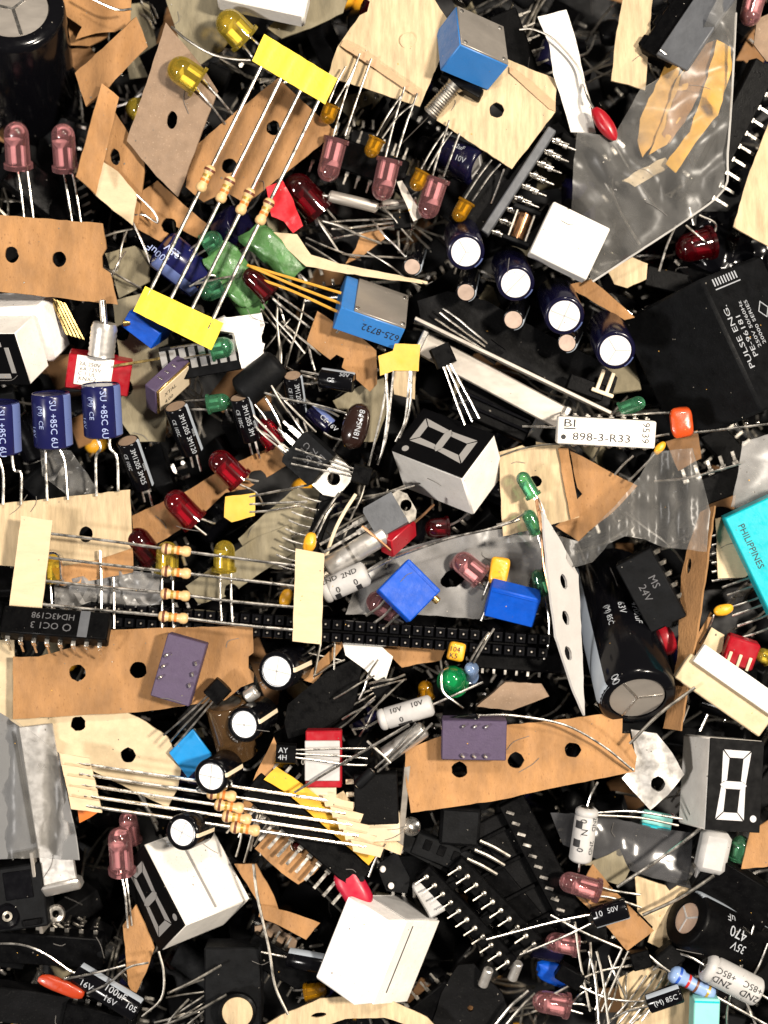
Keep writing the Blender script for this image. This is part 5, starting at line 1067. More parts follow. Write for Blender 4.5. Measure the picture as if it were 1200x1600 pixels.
card('tan strip slanting up left of the small red switch', [(376, 1266), (400, 1208), (428, 1152), (434, 1168), (428, 1196), (400, 1250), (384, 1272)], (14, 0, 0), name='cardboard_strip')
card('cream strip end leaning under the black square block', [(500, 1256), (536, 1236), (560, 1270), (630, 1322), (626, 1336), (560, 1310), (520, 1282)], (16, 0, 0), mat='palecard', name='cardboard_scrap')
dipped('dark crimson wedge between the leads and the big foam block', (552, 1388), 4, 60, 74, 44, 30, 'crimson', [[(576, 1370, 12), (588, 1340, 16), (602, 1318, 14)]], e=3.4, name='rubber_bung', cat='bung')

# ================================================================ lower centre
def redswitch():
    F = FR(506, 1185, 26, 90, 0); root = T('slide_switch', 'small switch with red ends and crumpled clear window', 'switch', F[0])
    part(root, 'body', MB().fbox(F, 0, 0, -8, 88, 56, 34, 2), 'red_plastic'); part(root, 'window', MB().fbox(F, 2, -2, 10, 62, 54, 5, 1.5), 'pale_grey'); m = MB(); o, ex, ey, ez = F
    text(m, '2R', o - ex * 18 - ey * 4 + ez * 12.6, -ey, -ex, 9); text(m, '250', o + ex * 8 - ey * 16 + ez * 12.6, -ey, -ex, 9); part(root, 'printed_text', m, 'tin_dull'); part(root, 'tail', MB().fbox(F, 58, -6, -12, 34, 50, 4, 1), 'cream')
redswitch()
to92('small black transistor marked in white left of the red-ended switch', (447, 1177), 3, 44, 32, ll=110, spread=8, txt=('AY', '4H'))
lead_loose('straight lead slanting over the red-ended switch', [(460, 1238, 46), (540, 1190, 52), (640, 1132, 46)], 2.2, 'tin')
lead_loose('lead crossing above the small dark tube, upper one', [(586, 1200, 30), (620, 1168, 40), (650, 1130, 44)], 2, 'tin'); lead_loose('lead crossing above the small dark tube, lower one', [(590, 1206, 30), (640, 1164, 40), (676, 1130, 40)], 2, 'tin')
lead_loose('short lead crossing the others above the black square block', [(574, 1158, 36), (594, 1176, 44), (610, 1192, 40)], 2.2, 'tin_dull')
axial('small dark tube in front of the black square block', (558, 1228, 34), (582, 1204, 36), 8, 'charcoal', crimp=False, name='small_diode', cat='diode')
axial('shiny metal tube right of the crossing leads', (600, 1182, 6), (664, 1138, 12), 14, 'alu', crimp=False, name='metal_rod', cat='rod')
block('black square block on a cream base at the lower centre', FR(588, 1246, 12, -2, 0), 68, 78, 40, 'dusty_black', 'relay', 'relay', 2, [('base', 2, -46, -8, 66, 44, 30, 'cream'), ('pin', -40, 26, 0, 14, 8, 4, 'cream'), ('pin', -40, 6, 0, 14, 8, 4, 'cream'), ('pin', -40, -14, 0, 14, 8, 4, 'cream')])
def bracket2():
    root = T('metal_bracket', 'upright metal bracket with eyelet beside the long tan card', 'bracket', P(632, 1270, 0)); part(root, 'plate', MB().box(P(630, 1262, -16), (P(622, 1332, -20) - P(634, 1196, -12)) / 2, V((5, 1, 0)), V((0, 0, 24)), 1), 'steel')
    part(root, 'eyelet', MB().lathe(P(640, 1292, -10), P(644, 1291, 6), [(0, 9), (8, 13), (12, 15), (14, 12), (9, 5), (8, .01)], 22), 'tin')
    part(root, 'base', MB().box(P(662, 1330, -34), (P(708, 1352, -36) - P(620, 1306, -32)) / 2, V((6, 12, 0)), V((0, 0, 5)), 1), 'charcoal')
bracket2()
card('angular black plastic sheet left of the white axial capacitor', [(450, 1100), (510, 1050), (568, 1022), (560, 1080), (550, 1110), (500, 1140), (450, 1154), (444, 1130)], (-14, 0, 14), mat='black', t=3, namp=1, nsc=60, jit=.3, name='plastic_sheet', cat='plastic')
card('white wedge of plastic below the pin socket strip', [(533, 993), (578, 995), (614, 1026), (600, 1074), (570, 1046), (540, 1024)], (-22, 0, 0), mat='paper_white', t=5, name='plastic_wedge', cat='plastic')
card('tan card with oval hole below the pin socket strip', [(580, 996), (700, 998), (694, 1020), (688, 1032), (650, 1038), (628, 1043), (604, 1020)], (-40, 0, 0), [(647, 1009, 11, 5)])
card('tan sliver slanting left of the black plastic sheet', [(472, 1062), (534, 996), (540, 1006), (490, 1068)], (-30, 0, 0), name='cardboard_scrap')
to92('transistor with splayed leads in front of the black plastic sheet', (596, 1076), 150, -20, 28, ll=80, spread=16)
axial('white axial capacitor printed 10V near the centre', (592, 1126, 22), (676, 1101, 24), 17, 'pale_grey', [('10V', 22, 22, 9), ('10V', 56, 22, 9), ('0', 32, -34, 9)], bands=[(.45, 22, 'ink_black', -85, -45)], leads=[[(592, 1126, 22), (572, 1136, 20), (550, 1140, 16)], [(676, 1101, 24), (710, 1086, 20), (754, 1066, 10)]])
dipped('amber square capacitor with dark print below the pin socket strip', (713, 1018), 4, 10, 26, 30, 16, 'amber_dip', (), e=5, txt=(('104', 8), ('K5', 8)))
led('round green LED seen end-on near the centre', (708, 1066, -18), (707, 1058, 24), 22, 'lens_deepgreen', [[(700, 1044, 10), (690, 1052, 26), (692, 1080, 28), (710, 1096, 24), (724, 1106, 16)]])
led('pale blue LED tip behind the round green LED', (734, 1058, -24), (738, 1040, 10), 12, 'lens_blue', [[(740, 1036, 10), (758, 1004, 8), (772, 982, 4)], [(734, 1034, 10), (752, 1004, 6), (764, 988, 2)]])
led('amber LED in the dark left of the round green LED', (666, 1090, -40), (664, 1064, -30), 12, 'lens_amber', ll=14)
card('brownish card wedge left of the big black capacitor', [(745, 1104), (790, 1066), (846, 1068), (858, 1088), (800, 1110)], (-24, 0, 0), mat='greycard', t=16, name='cardboard_scrap')
card('long tan card with three holes at the centre right', [(633, 1172), (690, 1150), (780, 1134), (880, 1124), (974, 1112), (972, 1146), (984, 1146), (988, 1166), (995, 1182), (992, 1206), (880, 1228), (780, 1250), (700, 1262), (642, 1270), (634, 1220)], (10, 2, 0, 1, 0), [(718, 1203, 13), (806, 1188, 13), (895, 1172, 13, 12)])
axial('black glass tube along the top of the purple chip', (690, 1134, 30), (748, 1126, 34), 12, 'black_gloss', crimp=False, name='glass_diode', cat='diode', leads=[[(748, 1118, 34), (800, 1118, 38), (880, 1132, 40), (940, 1164, 34), (990, 1204, 26)]])
def foamblock():
    O, e = B3((607, 1439), (544, 1399), (687, 1437), (555, 1565), 70); root = T('foam_block', 'large white foam block with slit and printed end', 'foam', O); C = O + (e[0] + e[1] + e[2]) / 2; part(root, 'body', MB().box(C, e[0] / 2, e[1] / 2, e[2] / 2, 3), 'foam')
    n = -e[0].normalized(); part(root, 'smooth_front', MB().box(O + e[1] * .66 + e[2] * .5 + n * 1.0, e[1] * .335, e[2] * .495, n * 1.5, .8), 'white'); part(root, 'slit', MB().box(O + e[1] * .49 + e[2] * .46 + n * 2.3, e[1].normalized() * 1.4, e[2] * .40, n * .6, .2), 'ink_black')
    n2 = -e[2].normalized(); part(root, 'end_label', MB().box(O + e[1] * .66 + e[0] * .45 + n2 * .8, e[1] * .32, e[0] * .44, n2 * 1.2, .5), 'pale_grey'); m = MB(); text(m, 'S17915', O + e[1] * .94 + e[0] * .25 + n2 * 2.0, -e[1], e[0], 13, 1.1); part(root, 'printed_text', m, 'ink_black')
foamblock()
def dipsocket():
    root = T('chip_socket', 'black chip socket with two rows of round brass-tipped pins', 'socket', P(730, 1420, -10)); u = (P(792, 1502, -6) - P(666, 1369, -6)); L = u.length; un = u.normalized(); nv = V((un.y, -un.x, 0)); m = MB()
    m.lathe(V((0, 0, 0)), V((0, 0, 1)), [(0, 4.2), (5, 4.6), (8, 3.8), (9, 2), (9, .01)], 10); m.box(V((-9, -5, 9)), V((9, 5, -2)), V((.6, -1.2, 0)), V((0, 0, 1.2)), .3); pm = m.mesh('pin', ['tin_dull'], V((0, 0, 0)))
    for (x0, y0, x1, y1, n) in ((666, 1369, 792, 1502, 11), (717, 1355, 834, 1474, 10)):
        a, b = P(x0, y0, -6), P(x1, y1, -6); part(root, 'rail', MB().box((a + b) / 2 - V((0, 0, 13)), (b - a) / 2 * 1.1, nv * 15, V((0, 0, 12)), 2), 'black')
        for i in range(n): share(root, 'pin', pm, (a + (b - a) * i / (n - 1), V((1, 0, 0)), V((0, 1, 0)), V((0, 0, 1))))
    for k in (.12, .55, .92): part(root, 'cross_bar', MB().box(P(668 + 128 * k + 24, 1362 + 126 * k, -24), nv * 26, un * 10, V((0, 0, 9)), 1), 'black')
dipsocket()
def tape_reel():
    root = T('carrier_tape', 'black carrier tape with a row of bright contacts', 'tape', P(850, 1340, -30)); a, b = P(800, 1262, -24), P(892, 1440, -24); u = (b - a).normalized(); nv = V((u.y, -u.x, 0)); part(root, 'rail', MB().box((a + b) / 2 - nv * 4, (b - a) / 2 * 1.12, nv * 22, V((0, 0, 10)), 2), 'black'); part(root, 'web', MB().box((a + b) / 2 + nv * 64 - V((0, 0, 14)), (b - a) / 2, nv * 48, V((0, 0, 5)), 2), 'dusty_black')
    m = MB(); m.box(V((0, 0, 0)), V((6.5, -2, 0)), V((1, 2.4, 0)), V((0, 0, 2)), .6); pm = m.mesh('contact', ['tin'], V((0, 0, 0)))
    for i in range(11): share(root, 'contact', pm, (a + (b - a) * (i + .2) / 10.6 + nv * 6 + V((0, 0, 11)), V((1, 0, 0)), V((0, 1, 0)), V((0, 0, 1))))
    for i in range(4): part(root, 'pocket_wall', MB().box(a + (b - a) * (.12 + .25 * i) + nv * 64 - V((0, 0, 8)), nv * 40, u * 3, V((0, 0, 8)), 1), 'black')
tape_reel()
block('black square block under the right end of the long tan card', FR(718, 1288, -44, 4), 64, 60, 44, 'dusty_black', 'relay', 'relay', 3, [('lid', 0, 0, 24, 56, 52, 5, 'charcoal')])
block('ribbed black connector below the black square block', FR(688, 1330, -40, 22), 90, 36, 30, 'charcoal', 'connector_block', 'connector', 2, [('slot', -24, 4, 15, 12, 16, 4, 'black'), ('slot', 0, 4, 15, 12, 16, 4, 'black'), ('slot', 24, 4, 15, 12, 16, 4, 'black')])
for i, (x, y) in enumerate(((742, 1302), (734, 1316), (722, 1330))): lead_loose(('uppermost', 'middle', 'lowest')[i] + ' of three flat leads above the chip socket', [(x + 8, y + 12, -16), (x + 30, y + 22, -14), (x + 54, y + 36, -20)], 3, 'tin_dull')
card('dark smoky plate with two white dots behind the big foam block', [(588, 1352), (620, 1330), (640, 1372), (636, 1396), (604, 1392)], (-20, 0, 0), mat='charcoal', t=4, name='plate', cat='plate')
for i, (x, y) in enumerate(((598, 1358), (611, 1384))): solo('white_dot', ('upper', 'lower')[i] + ' white bead on the dark smoky plate', 'bead', MB().lump(P(x, y, -15), V((5, 0, 0)), V((0, 5.5, 0)), V((0, 0, 4)), 2, 12, 8, 0), 'white')
block('clear grey clip beside the printed end of the foam block', FR(672, 1400, -18, 60), 60, 34, 20, 'pale_grey', 'plastic_clip', 'clip', 3, [('bar', 0, 18, 6, 64, 6, 8, 'tin')])
solo('shaft_pin', 'pale metal pin end below the chip socket, left one', 'pin', MB().cyl(P(754, 1540, -30), P(764, 1514, -16), 8), 'alu'); solo('shaft_pin', 'pale metal pin end below the chip socket, right one', 'pin', MB().cyl(P(800, 1530, -30), P(810, 1504, -16), 8), 'alu')
card('smooth dark plate with a pinhole below the chip socket', [(672, 1612), (690, 1552), (716, 1508), (740, 1506), (784, 1552), (806, 1612)], (-40, 6, 0), [(735, 1576, 5)], 'dusty_black', t=8, name='plastic_plate', cat='plastic')
lead_loose('pair of pale rods at the bottom below the chip socket, left', [(772, 1604, -20), (800, 1570, -14), (826, 1548, -16)], 3, 'tin'); lead_loose('pair of pale rods at the bottom below the chip socket, right', [(784, 1610, -20), (812, 1576, -14), (836, 1552, -16)], 3, 'tin_dull')
cap('small black capacitor lying beside the big foam block', (506, 1506, -30), (450, 1496, -40), 16, 'black_gloss', 'black_gloss', (), (40, 90, 'stripe_grey'), [[(450, 1496, -40), (400, 1486, -30)]], '', .9)
led('amber LED deep in the dark above the curved bottom strip', (478, 1552, -46), (510, 1546, -40), 14, 'lens_amber', ll=20)

# ================================================================ lower right
def slotcard():
    def zf(x, y): return 64 - (x - 850 - (y - 800) * .10) * 1.35
    card('grey-white card with three slots standing on edge', [(849, 800), (878, 848), (904, 898), (909, 1000), (914, 1118), (898, 1082), (869, 995), (856, 890)], zf, [(881, 909, 5, 12, -15), (884, 965, 5, 12, -15), (888, 1021, 5, 12, -15)], 'greypaper', jit=.5)
slotcard()
card('pale taped card under the small green LEDs', [(780, 706), (836, 690), (884, 698), (896, 756), (905, 808), (846, 824), (786, 838), (782, 770)], (-18, 2, 0), [(836, 752, 11, 9), (826, 690, 12, 10)], 'palecard')
card('tan card fold running along the pale taped card', [(872, 700), (888, 700), (898, 760), (906, 806), (892, 812), (882, 760)], (-10, 4, 0), mat='kraft')
card('peach card corner below the white resistor pack', [(890, 703), (940, 730), (996, 759), (960, 798), (920, 830), (904, 846), (868, 822), (896, 800), (902, 780), (910, 772), (902, 762)], (-26, 0, 0), mat='kraft')
GG = 'small green LEDs on the pale taped card'
led('small green LED on the pale taped card, upper one', (834, 776, 14), (812, 738, 18), 11.5, 'lens_green', [[(834, 776, 14), (846, 800, 16), (852, 826, 18)], [(838, 774, 14), (850, 798, 16), (856, 830, 18)]], group=GG)
led('small green LED on the pale taped card, lower one', (840, 834, 14), (822, 797, 18), 11.5, 'lens_green', [[(840, 834, 14), (850, 870, 14), (858, 920, 10)], [(822, 800, 14), (800, 814, 12), (776, 820, 8)]], group=GG)
led('green LED below the grey bag edge beside the slotted card', (850, 930, -10), (838, 890, -6), 11, 'lens_green', [[(850, 930, -10), (858, 970, -8), (856, 1010, -12), (850, 1030, -20)]], group=GG)
lead_loose('brown twisted wire beside the slotted card', [(838, 780, 20), (846, 830, 24), (850, 880, 24), (860, 930, 20)], 2.6, 'copperish')
def midbag():
    L = [(776, 850), (830, 846), (868, 862), (898, 886), (926, 878), (950, 850), (976, 838), (1004, 842), (1040, 856), (1104, 862), (1110, 800), (1098, 752), (1082, 700), (1020, 706), (1000, 744), (960, 792), (905, 846), (868, 836), (800, 836)]
    card('grey ribbed plastic bag mouth draped over the big black capacitor', L, lambda x, y: 34 + 10 * math.sin(x / 21.0) + 3 * math.sin(x / 5.0), mat='bag_grey', t=1.2, namp=3, nsc=40, name='plastic_bag', cat='bag', step=8)
midbag()
cap('big black capacitor with grey disc lying at the right', (996, 1092, 40), (946, 895, -170), 62, 'black_gloss', 'steel', [('4700uF', 150, 16, 11), ('63V', 150, -4, 11), ('(M) 85C', 150, -24, 9), ('00', 8, -40, 14)], (-92, -52, 'stripe_grey'), (), 'y', .72)
dip('dark grey lettered module behind the big black capacitor', FR(1018, 920, -10, 62, 14), 6, 120, 62, 44, 'charcoal', 'tin_dull', (1,), 14, [('MS', -20, 6, 12, False), ('24V', -14, -14, 12, False)])
dipped('red lump glimpsed beside the big black capacitor', (1040, 1000), -30, 70, 50, 30, 24, 'red_plastic', (), e=2.4, name='rubber_bung', cat='bung')
card('upright brown card edge right of the big black capacitor', [(1116, 790), (1108, 850), (1090, 980), (1072, 1080), (1063, 1142), (1036, 1138), (1058, 1030), (1064, 900), (1076, 850), (1094, 800)], lambda x, y: 20 + (x - 1080 + (y - 960) * .16) * 1.1, [(1076, 884, 4, 12, 8)])
def rtape():
    root = T('resistor_strip', 'pale tape with bare leads running under the turquoise box', 'resistors', P(1150, 870, 0)); part(root, 'tape', sheet_mb([(1118, 812), (1136, 806), (1172, 896), (1164, 902), (1122, 904)], (2, 0, 0), (), 3, .5, 1.5, 10), 'masking')
    for i in range(6): part(root, 'lead', MB().tube([P(1112, 838 + i * 14, -2), P(1170, 822 + i * 15, -2), P(1230, 804 + i * 16, -6)], 2.1), 'tin')
rtape()
for i, y in enumerate((912, 924, 956, 972, 990)): lead_loose(('first', 'second', 'third', 'fourth', 'fifth')[i] + ' lead from the top slanting up below the turquoise box', [(1128 + i * 8, y + 6, -6), (1168 + i * 8, y - 8, -2), (1230, y - 28, 0)], 2.1, 'tin')
dipped('yellow resistor-like bead below the turquoise box', (1130, 953), 2, -14, 32, 18, 16, 'amber_dip', [[(1116, 960, 0), (1106, 984, -8), (1094, 1004, -14)], [(1144, 948, 0), (1180, 936, 2), (1215, 920, 2)]], e=2.2)
card('tan sliver standing beside the yellow bead', [(1086, 1000), (1110, 956), (1116, 960), (1098, 1006), (1088, 1026)], (-16, 0, 0), name='cardboard_scrap')
def whitebar():
    F = FR(1150, 1068, 40, 35, 0); root = T('display_module', 'long white bar on a cream base at the right edge', 'display', F[0]); part(root, 'cover', MB().fbox(F, 0, 6, 0, 150, 32, 14, 1.5), 'white'); part(root, 'base', MB().fbox(F, -2, -24, -16, 160, 46, 22, 2), 'creamcard')
whitebar()
def redseg():
    F = FR(1156, 1018, 8, 18, 10); root = T('bar_graph_display', 'dark red bar display with pale bars above the white bar', 'display', F[0]); part(root, 'body', MB().fbox(F, 0, 0, 0, 50, 44, 30, 3), 'red_plastic')
    for i in range(3): part(root, 'bar', MB().fbox(F, -16 + i * 16, -12, 16, 5, 22, 3, .8), 'cream')
redseg()
card('cream card corner left of the dark red bar display', [(1094, 1014), (1112, 980), (1132, 992), (1128, 1018), (1112, 1030)], (0, 0, 0), mat='creamcard')
led('yellow-green LED at the right edge below the bar display', (1200, 1028, -2), (1182, 1020, 6), 12, 'lens_yellow', ll=14)
def rdisp():
    display('upright seven-segment display at the right edge', (1109, 1152), (1191, 1157), (1099.5, 1292), (1063, 1147), 46, 1, -2, (0, 1, 0), seg="segment_bright", trim=(1, 1, .9))
rdisp()
def clearplate():
    root = T('mounting_plate', 'reflective metal tab with a round hole left of the right display', 'plate', P(1026, 1205, 6)); part(root, 'plate', sheet_mb([(986, 1140), (1026, 1146), (1050, 1176), (1069, 1210), (1044, 1242), (1016, 1266), (996, 1244), (972, 1216), (994, 1190)], (8, 6, 0, 0, 0), [(1028, 1225, 11, 12)], 6, .4, 1.6, 26), 'alu')
clearplate()
lead_loose('thick lead leaning against the big black capacitor disc', [(1086, 1074, 50), (1030, 1116, 50), (984, 1162, 40)], 2.6, 'tin_dull'); lead_loose('short lead below the cream base at the right', [(1106, 1116, 10), (1094, 1142, 4)], 2.2, 'tin'); lead_loose('short lead left of the cream base at the right', [(1076, 1102, 10), (1066, 1128, 4)], 2.2, 'tin')
axial('white axial capacitor standing upright below the long tan card', (918, 1262, 18), (906, 1346, 8), 18, 'pale_grey', [('2ND', 10, 30, 8), ('2ND', 48, 30, 8), ('N', 30, -20, 10), ('0', 14, -30, 10), ('0', 60, -30, 10)], bands=[(.28, 12, 'ink_black', -60, -20), (.62, 12, 'ink_black', -60, -20)], leads=[[(918, 1260, 18), (924, 1240, 20), (934, 1222, 16)], [(906, 1346, 8), (904, 1362, 4)]])
led('pinkish red LED lying right of the carrier tape', (936, 1392, 16), (874, 1374, 20), 17, 'lens_pink', [[(938, 1386, 14), (960, 1392, 12), (1000, 1398, 8)], [(936, 1400, 14), (960, 1404, 12), (1002, 1418, 6)]], group=LG)
cap('small black capacitor with long leads reaching left', (980, 1418, 22), (926, 1434, 16), 17, 'black_gloss', 'black_gloss', [('10', 48, 10, 9), ('50V', 30, 14, 8)], (-80, -50, 'stripe_grey'), [[(928, 1428, 16), (860, 1442, 24), (760, 1468, 30)], [(930, 1440, 16), (880, 1464, 22), (812, 1492, 26)]], '', .9)
led('pink LED in the dark below the long capacitor leads', (902, 1478, -12), (852, 1470, -6), 16, 'lens_pink', ll=16, group=LG)
led('pink LED near the bottom below the blue blob', (888, 1572, 0), (832, 1562, 6), 18, 'lens_pink', [[(890, 1568, 0), (912, 1570, -2), (926, 1576, -6)], [(890, 1578, 0), (910, 1584, -4)]], group=LG)
card('bright tan card under the small black capacitor at the lower right', [(900, 1400), (926, 1350), (960, 1392), (1022, 1454), (980, 1486), (944, 1444)], (-4, 0, 0))
card('pale ridged card left of the fat lower right capacitor', [(992, 1368), (1040, 1384), (1046, 1392), (1058, 1384), (1100, 1394), (1060, 1424), (1040, 1450), (1080, 1484), (1040, 1486), (1012, 1472), (1020, 1448), (996, 1424)], (-20, 0, 0), mat='palecard')
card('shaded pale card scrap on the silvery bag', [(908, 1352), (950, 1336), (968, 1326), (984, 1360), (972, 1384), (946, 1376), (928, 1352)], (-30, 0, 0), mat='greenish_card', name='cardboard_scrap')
card('dark silvery antistatic bag behind the lower right leads', [(860, 1270), (930, 1272), (1010, 1290), (1082, 1302), (1080, 1350), (1072, 1384), (1020, 1372), (940, 1346), (880, 1320)], (-34, -6, 0), mat='bag_smoke', t=1, namp=5, nsc=34, name='plastic_bag', cat='bag')
block('pale turquoise slab behind the silvery bag', FR(1026, 1282, -46, 12), 48, 26, 16, 'aqua', 'plastic_slab', 'plastic', 2, [('lip', 0, -9, 9, 46, 5, 2, 'teal')])
lead_loose('long lead slanting across the silvery bag', [(1098, 1292, 16), (1040, 1336, 14), (964, 1386, 14)], 2.8, 'tin'); lead_loose('grey lead crossing above the pale ridged card', [(1116, 1368, 16), (1060, 1404, 12), (1004, 1430, 6)], 2.8, 'tin_dull'); lead_loose('pair of thin leads running to the right display, upper', [(932, 1270, 10), (990, 1268, 14), (1066, 1280, 12)], 2, 'tin'); lead_loose('pair of thin leads running to the right display, lower', [(934, 1274, 8), (1000, 1278, 10), (1060, 1290, 8)], 2, 'tin_dull')
cap('fat black capacitor with pinkish scored top at the lower right', (1072, 1434, 24), (1176, 1486, -40), 46, 'black', 'alu_pink', [('470', 86, -36, 17), ('35V', 92, -10, 13), ('uF', 60, -58, 13)], (-108, -76, 'stripe_grey'), (), 'y', .56)
block('grey rounded plastic block below the right display', FR(1114, 1330, 0, 102), 66, 46, 36, 'pale_grey', 'plastic_block', 'block', 8, [('tail', 38, -4, -10, 20, 26, 16, 'pale_grey')])
card('brown card corner at the right edge below the display', [(1158, 1358), (1172, 1300), (1226, 1264), (1226, 1352)], (4, 0, 0))
led('green LED half hidden left of the brown card corner', (1154, 1342, -20), (1160, 1306, -12), 16, 'lens_green', ll=16)
dip('black chip with slotted legs above the fat lower right capacitor', FR(1150, 1390, -10, 32, 10), 6, 130, 66, 36, 'black', 'tin', (-1,), 20, pw=9, splay=30)
axial('grey axial capacitor with black print near the bottom right corner', (1100, 1508, 30), (1186, 1552, 26), 23, 'pale_grey', [('2ND', 44, -6, 11, True), ('+85C', 46, 28, 10, True), ('2ND', 92, -6, 11, True), ('+85C', 92, 28, 10, True)], leads=[[(1186, 1552, 26), (1206, 1564, 24)], [(1100, 1508, 30), (1080, 1496, 24), (1056, 1488, 16)]])
def blueres():
    a, b = P(1046, 1518, 20), P(1116, 1556, 20); root = T('resistor', 'pale blue resistor with coloured bands near the bottom right', 'resistor', (a + b) / 2); q0, q1 = P(990, 1500, 8), P(1204, 1600, 8); part(root, 'lead', MB().tube([P(1010, 1490, 10), a, b, P(1206, 1606, 14)], 2.4), 'tin')
    resistor(root, a, b, .5, 78, 14, ('band_blue', 'band_red', 'band_brown', 'band_gold'), 'resistor_blue')
blueres()
cap('short black capacitor with white print near the bottom right', (1064, 1550, 30), (1012, 1568, 22), 16, 'black_gloss', 'black_gloss', [('(M) 85C', 44, -10, 8)], (40, 70, 'stripe_grey'), [[(1014, 1564, 22), (980, 1564, 16), (944, 1558, 10), (904, 1540, 6)], [(1014, 1572, 22), (980, 1580, 14), (950, 1596, 6)]], '', .9)
block('pale turquoise box at the bottom edge', FR(1100, 1590, 22, 92, 0), 70, 40, 40, 'aqua', 'film_capacitor', 'capacitor', 2, [('cap_line', -30, 0, 20.5, 3, 38, 1, 'teal')])
dipped('glossy blue blob of plastic near the bottom', (868, 1522), -26, 22, 66, 34, 24, 'royal_blue', [[(900, 1536, -14), (930, 1552, -10)]], e=2.2, name='blue_capacitor', nz=.35)
block('black square plug right of the pink LED leads', FR(1000, 1498, 10, -14), 30, 28, 26, 'black', 'plug', 'plug', 2, [('pin', -20, 6, 0, 14, 4, 3, 'tin'), ('pin', -20, -6, 0, 14, 4, 3, 'tin')])
block('black angular plug above the pale blue resistor', FR(1046, 1494, 6, -40), 38, 34, 30, 'dusty_black', 'plug', 'plug', 4, [('pin', -26, 0, 0, 16, 5, 3, 'tin')])
card('peach card fan with leads at the bottom right', [(964, 1530), (1010, 1506), (1050, 1520), (1086, 1560), (1080, 1612), (960, 1612), (972, 1570)], (-16, 0, 0), mat='palecard')
for i in range(4): lead_loose(('first', 'second', 'third', 'fourth')[i] + ' of the leads spread left to right over the peach card fan', [(946 + i * 19, 1604 - i * 3, -4), (984 + i * 17, 1562 - i * 4, 2), (1010 + i * 15, 1524 - i * 2, -6)], 1.8, 'tin')
for i, (q) in enumerate((((898, 1440), (906, 1500), (922, 1580)), ((920, 1486), (930, 1530), (936, 1600)), ((932, 1486), (942, 1530), (952, 1610)), ((972, 1482), (950, 1530), (930, 1578)), ((982, 1486), (960, 1534), (940, 1580)), ((860, 1430), (910, 1456), (970, 1482)), ((860, 1556), (930, 1520), (990, 1508)))):
    lead_loose(('first', 'second', 'third', 'fourth', 'fifth', 'sixth', 'seventh')[i] + ' lead of the tangle above the bottom pink LED', [(x, y, 6 + (i % 3) * 5) for x, y in q], 2.1, 'tin' if i % 2 else 'tin_dull')
for i, q in enumerate((((1104, 1420), (1126, 1470), (1142, 1508)), ((1118, 1412), (1140, 1466), (1158, 1514)), ((1178, 1446), (1168, 1480), (1158, 1512)), ((1200, 1474), (1188, 1504), (1176, 1526)), ((1142, 1552), (1136, 1580), (1136, 1604)), ((1162, 1556), (1172, 1580), (1182, 1604)))):
    lead_loose(('first', 'second', 'third', 'fourth', 'fifth', 'sixth')[i] + ' thin lead standing around the grey axial capacitor', [(x, y, 14) for x, y in q], 2.0, 'tin')
card('reddish brown card scrap below the stacked grey block', [(1040, 690), (1090, 672), (1096, 716), (1060, 736)], (-50, 0, 0), mat='kraft_dark', name='cardboard_scrap')

tangle('thin bare lead in front of the black plastic sheet', 'leads in front of the black plastic sheet', 548, 1060, 620, 1130, 7, -4, 21, 110, 170, 40, 80)
tangle('thin bare lead in the black gap behind the tilted display', 'leads behind the tilted display', 360, 1270, 420, 1360, 7, -10, 22, 100, 130, 60, 110)
tangle('thin bare lead in the tangle at the bottom right', 'leads tangled at the bottom right', 900, 1500, 1000, 1600, 7, 0, 23, 60, 150)
tangle('thin bare lead in the dark below the tilted display', 'leads below the tilted display', 240, 1500, 340, 1600, 7, -40, 24, 130, 170)
tangle('thin bare lead around the grey axial capacitor by the silver rod', 'leads around the silver rod', 480, 1000, 560, 1050, 5, -30, 25)

block('dark square plug lying over the glossy blue blob', FR(890, 1524, 2, 30, 8), 42, 26, 22, 'black', 'plug', 'plug', 2, [('pin', 26, 5, 0, 14, 4, 3, 'tin'), ('pin', 26, -5, 0, 14, 4, 3, 'tin')])
dip('black chip with dull legs behind the fat lower right capacitor', FR(1160, 1440, -46, 34, 8), 7, 150, 50, 28, 'black', 'tin_dull', (1, -1), 20, pw=8, splay=16)
dip('black chip with dull legs between the chip socket and carrier tape', FR(800, 1398, -44, 50, 4), 9, 180, 40, 24, 'black', 'tin_dull', (1, -1), 20, pw=6, splay=14)
dip('black chip with dull legs under the pinhole plate', FR(652, 1590, -60, -40, 10), 7, 150, 46, 26, 'black', 'tin_dull', (1, -1), 20, pw=6, splay=14)
dip('black chip with dull legs in the dark below the small curled card', FR(452, 1510, -66, 30, 6), 7, 150, 46, 26, 'black', 'tin_dull', (1, -1), 20, pw=6, splay=14)
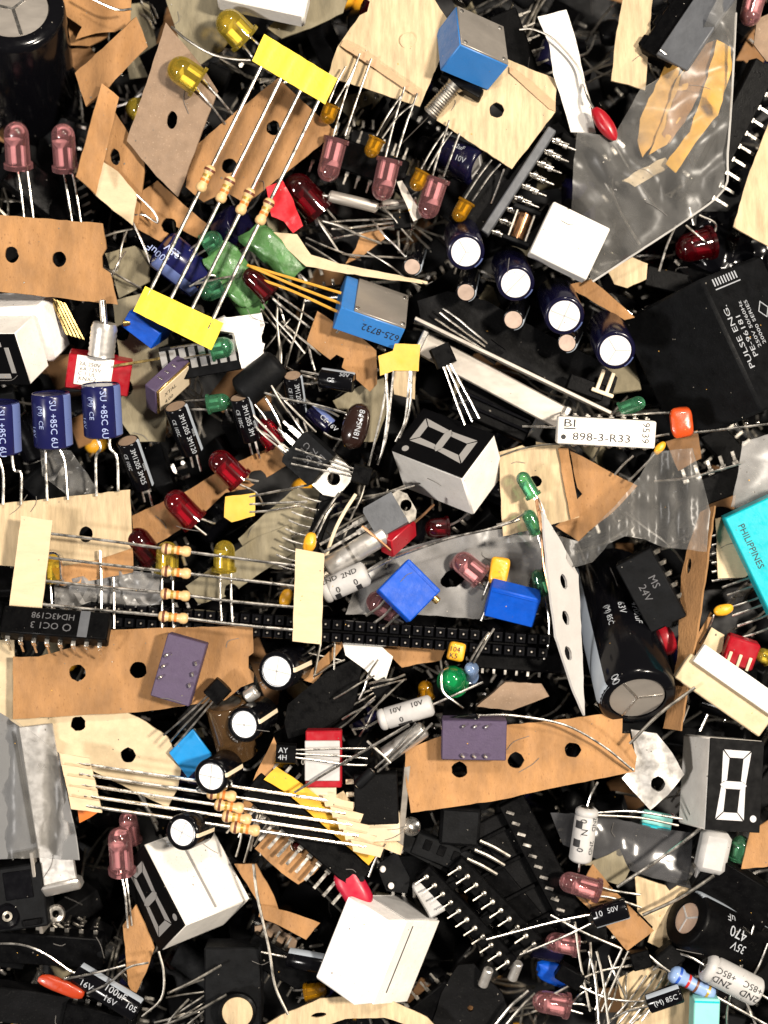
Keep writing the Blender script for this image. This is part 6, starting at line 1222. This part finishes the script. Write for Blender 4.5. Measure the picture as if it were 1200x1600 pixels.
dip('black chip with dull legs under the angular black sheet', FR(500, 1130, -60, -28, 6), 7, 150, 46, 26, 'black', 'tin_dull', (1, -1), 20, pw=6, splay=14)
dip('black chip with dull legs beneath the first hanging pink LED', FR(560, 250, -80, 20, 6), 8, 160, 48, 26, 'black', 'tin_dull', (1, -1), 20, pw=6, splay=14)
dip('black chip with dull legs at the top between trimmer and paper strip', FR(810, 90, -80, 70, 6), 7, 150, 46, 26, 'black', 'tin_dull', (1, -1), 20, pw=6, splay=14)

# ---------------------------------------------------------------- dust, lint and solder crumbs lying on whatever is uppermost
def dust():
    dg = bpy.context.evaluated_depsgraph_get(); R = random.Random(77); m = MB()
    for i in range(800):
        x, y = R.uniform(-40, 1240), R.uniform(-40, 1640); o = V((0, 0, D)) * U; d = (P(x, y, 0) * U - o).normalized()
        hit, loc, nrm, _, ob, _ = S.ray_cast(dg, o, d)
        if not hit or nrm.z < .35: continue
        p = loc / U; n = nrm.normalized(); t, b = perp(n); a = R.uniform(0, 6.28); e = t * math.cos(a) + b * math.sin(a); f = n.cross(e)
        if R.random() < .10:
            m.m = 1; l = R.uniform(8, 22); m.tube([p + n * .8 - e * l, p + n * 1.6 - e * l * .2 + f * R.uniform(-6, 6), p + n * .9 + e * l + f * R.uniform(-5, 5)], .45, 4, 4)
        else:
            m.m = R.choice([0, 0, 0, 0, 2, 2, 3]); r = R.uniform(.4, 1.0) * (1.5 if R.random() < .12 else 1)
            m.lump(p + n * r * .3, e * r * R.uniform(.8, 1.7), f * r, n * r * .6, 2.2, 6, 4, .3)
    o = bpy.data.objects.new('dust_specks', m.mesh('dust_specks', ['dust', 'lint', 'tin_dull', 'amber_tan'], V((0, 0, 0)))); COL.objects.link(o)
    o['kind'] = 'stuff'; o['label'] = 'fine dust, lint and solder crumbs scattered over the parts'; o['category'] = 'dust'
defmat('dust', (.15, .135, .115), .95); defmat('lint', (.17, .16, .15), .95)
dust()
for o in bpy.data.objects:
    if '_o' in o: del o['_o']
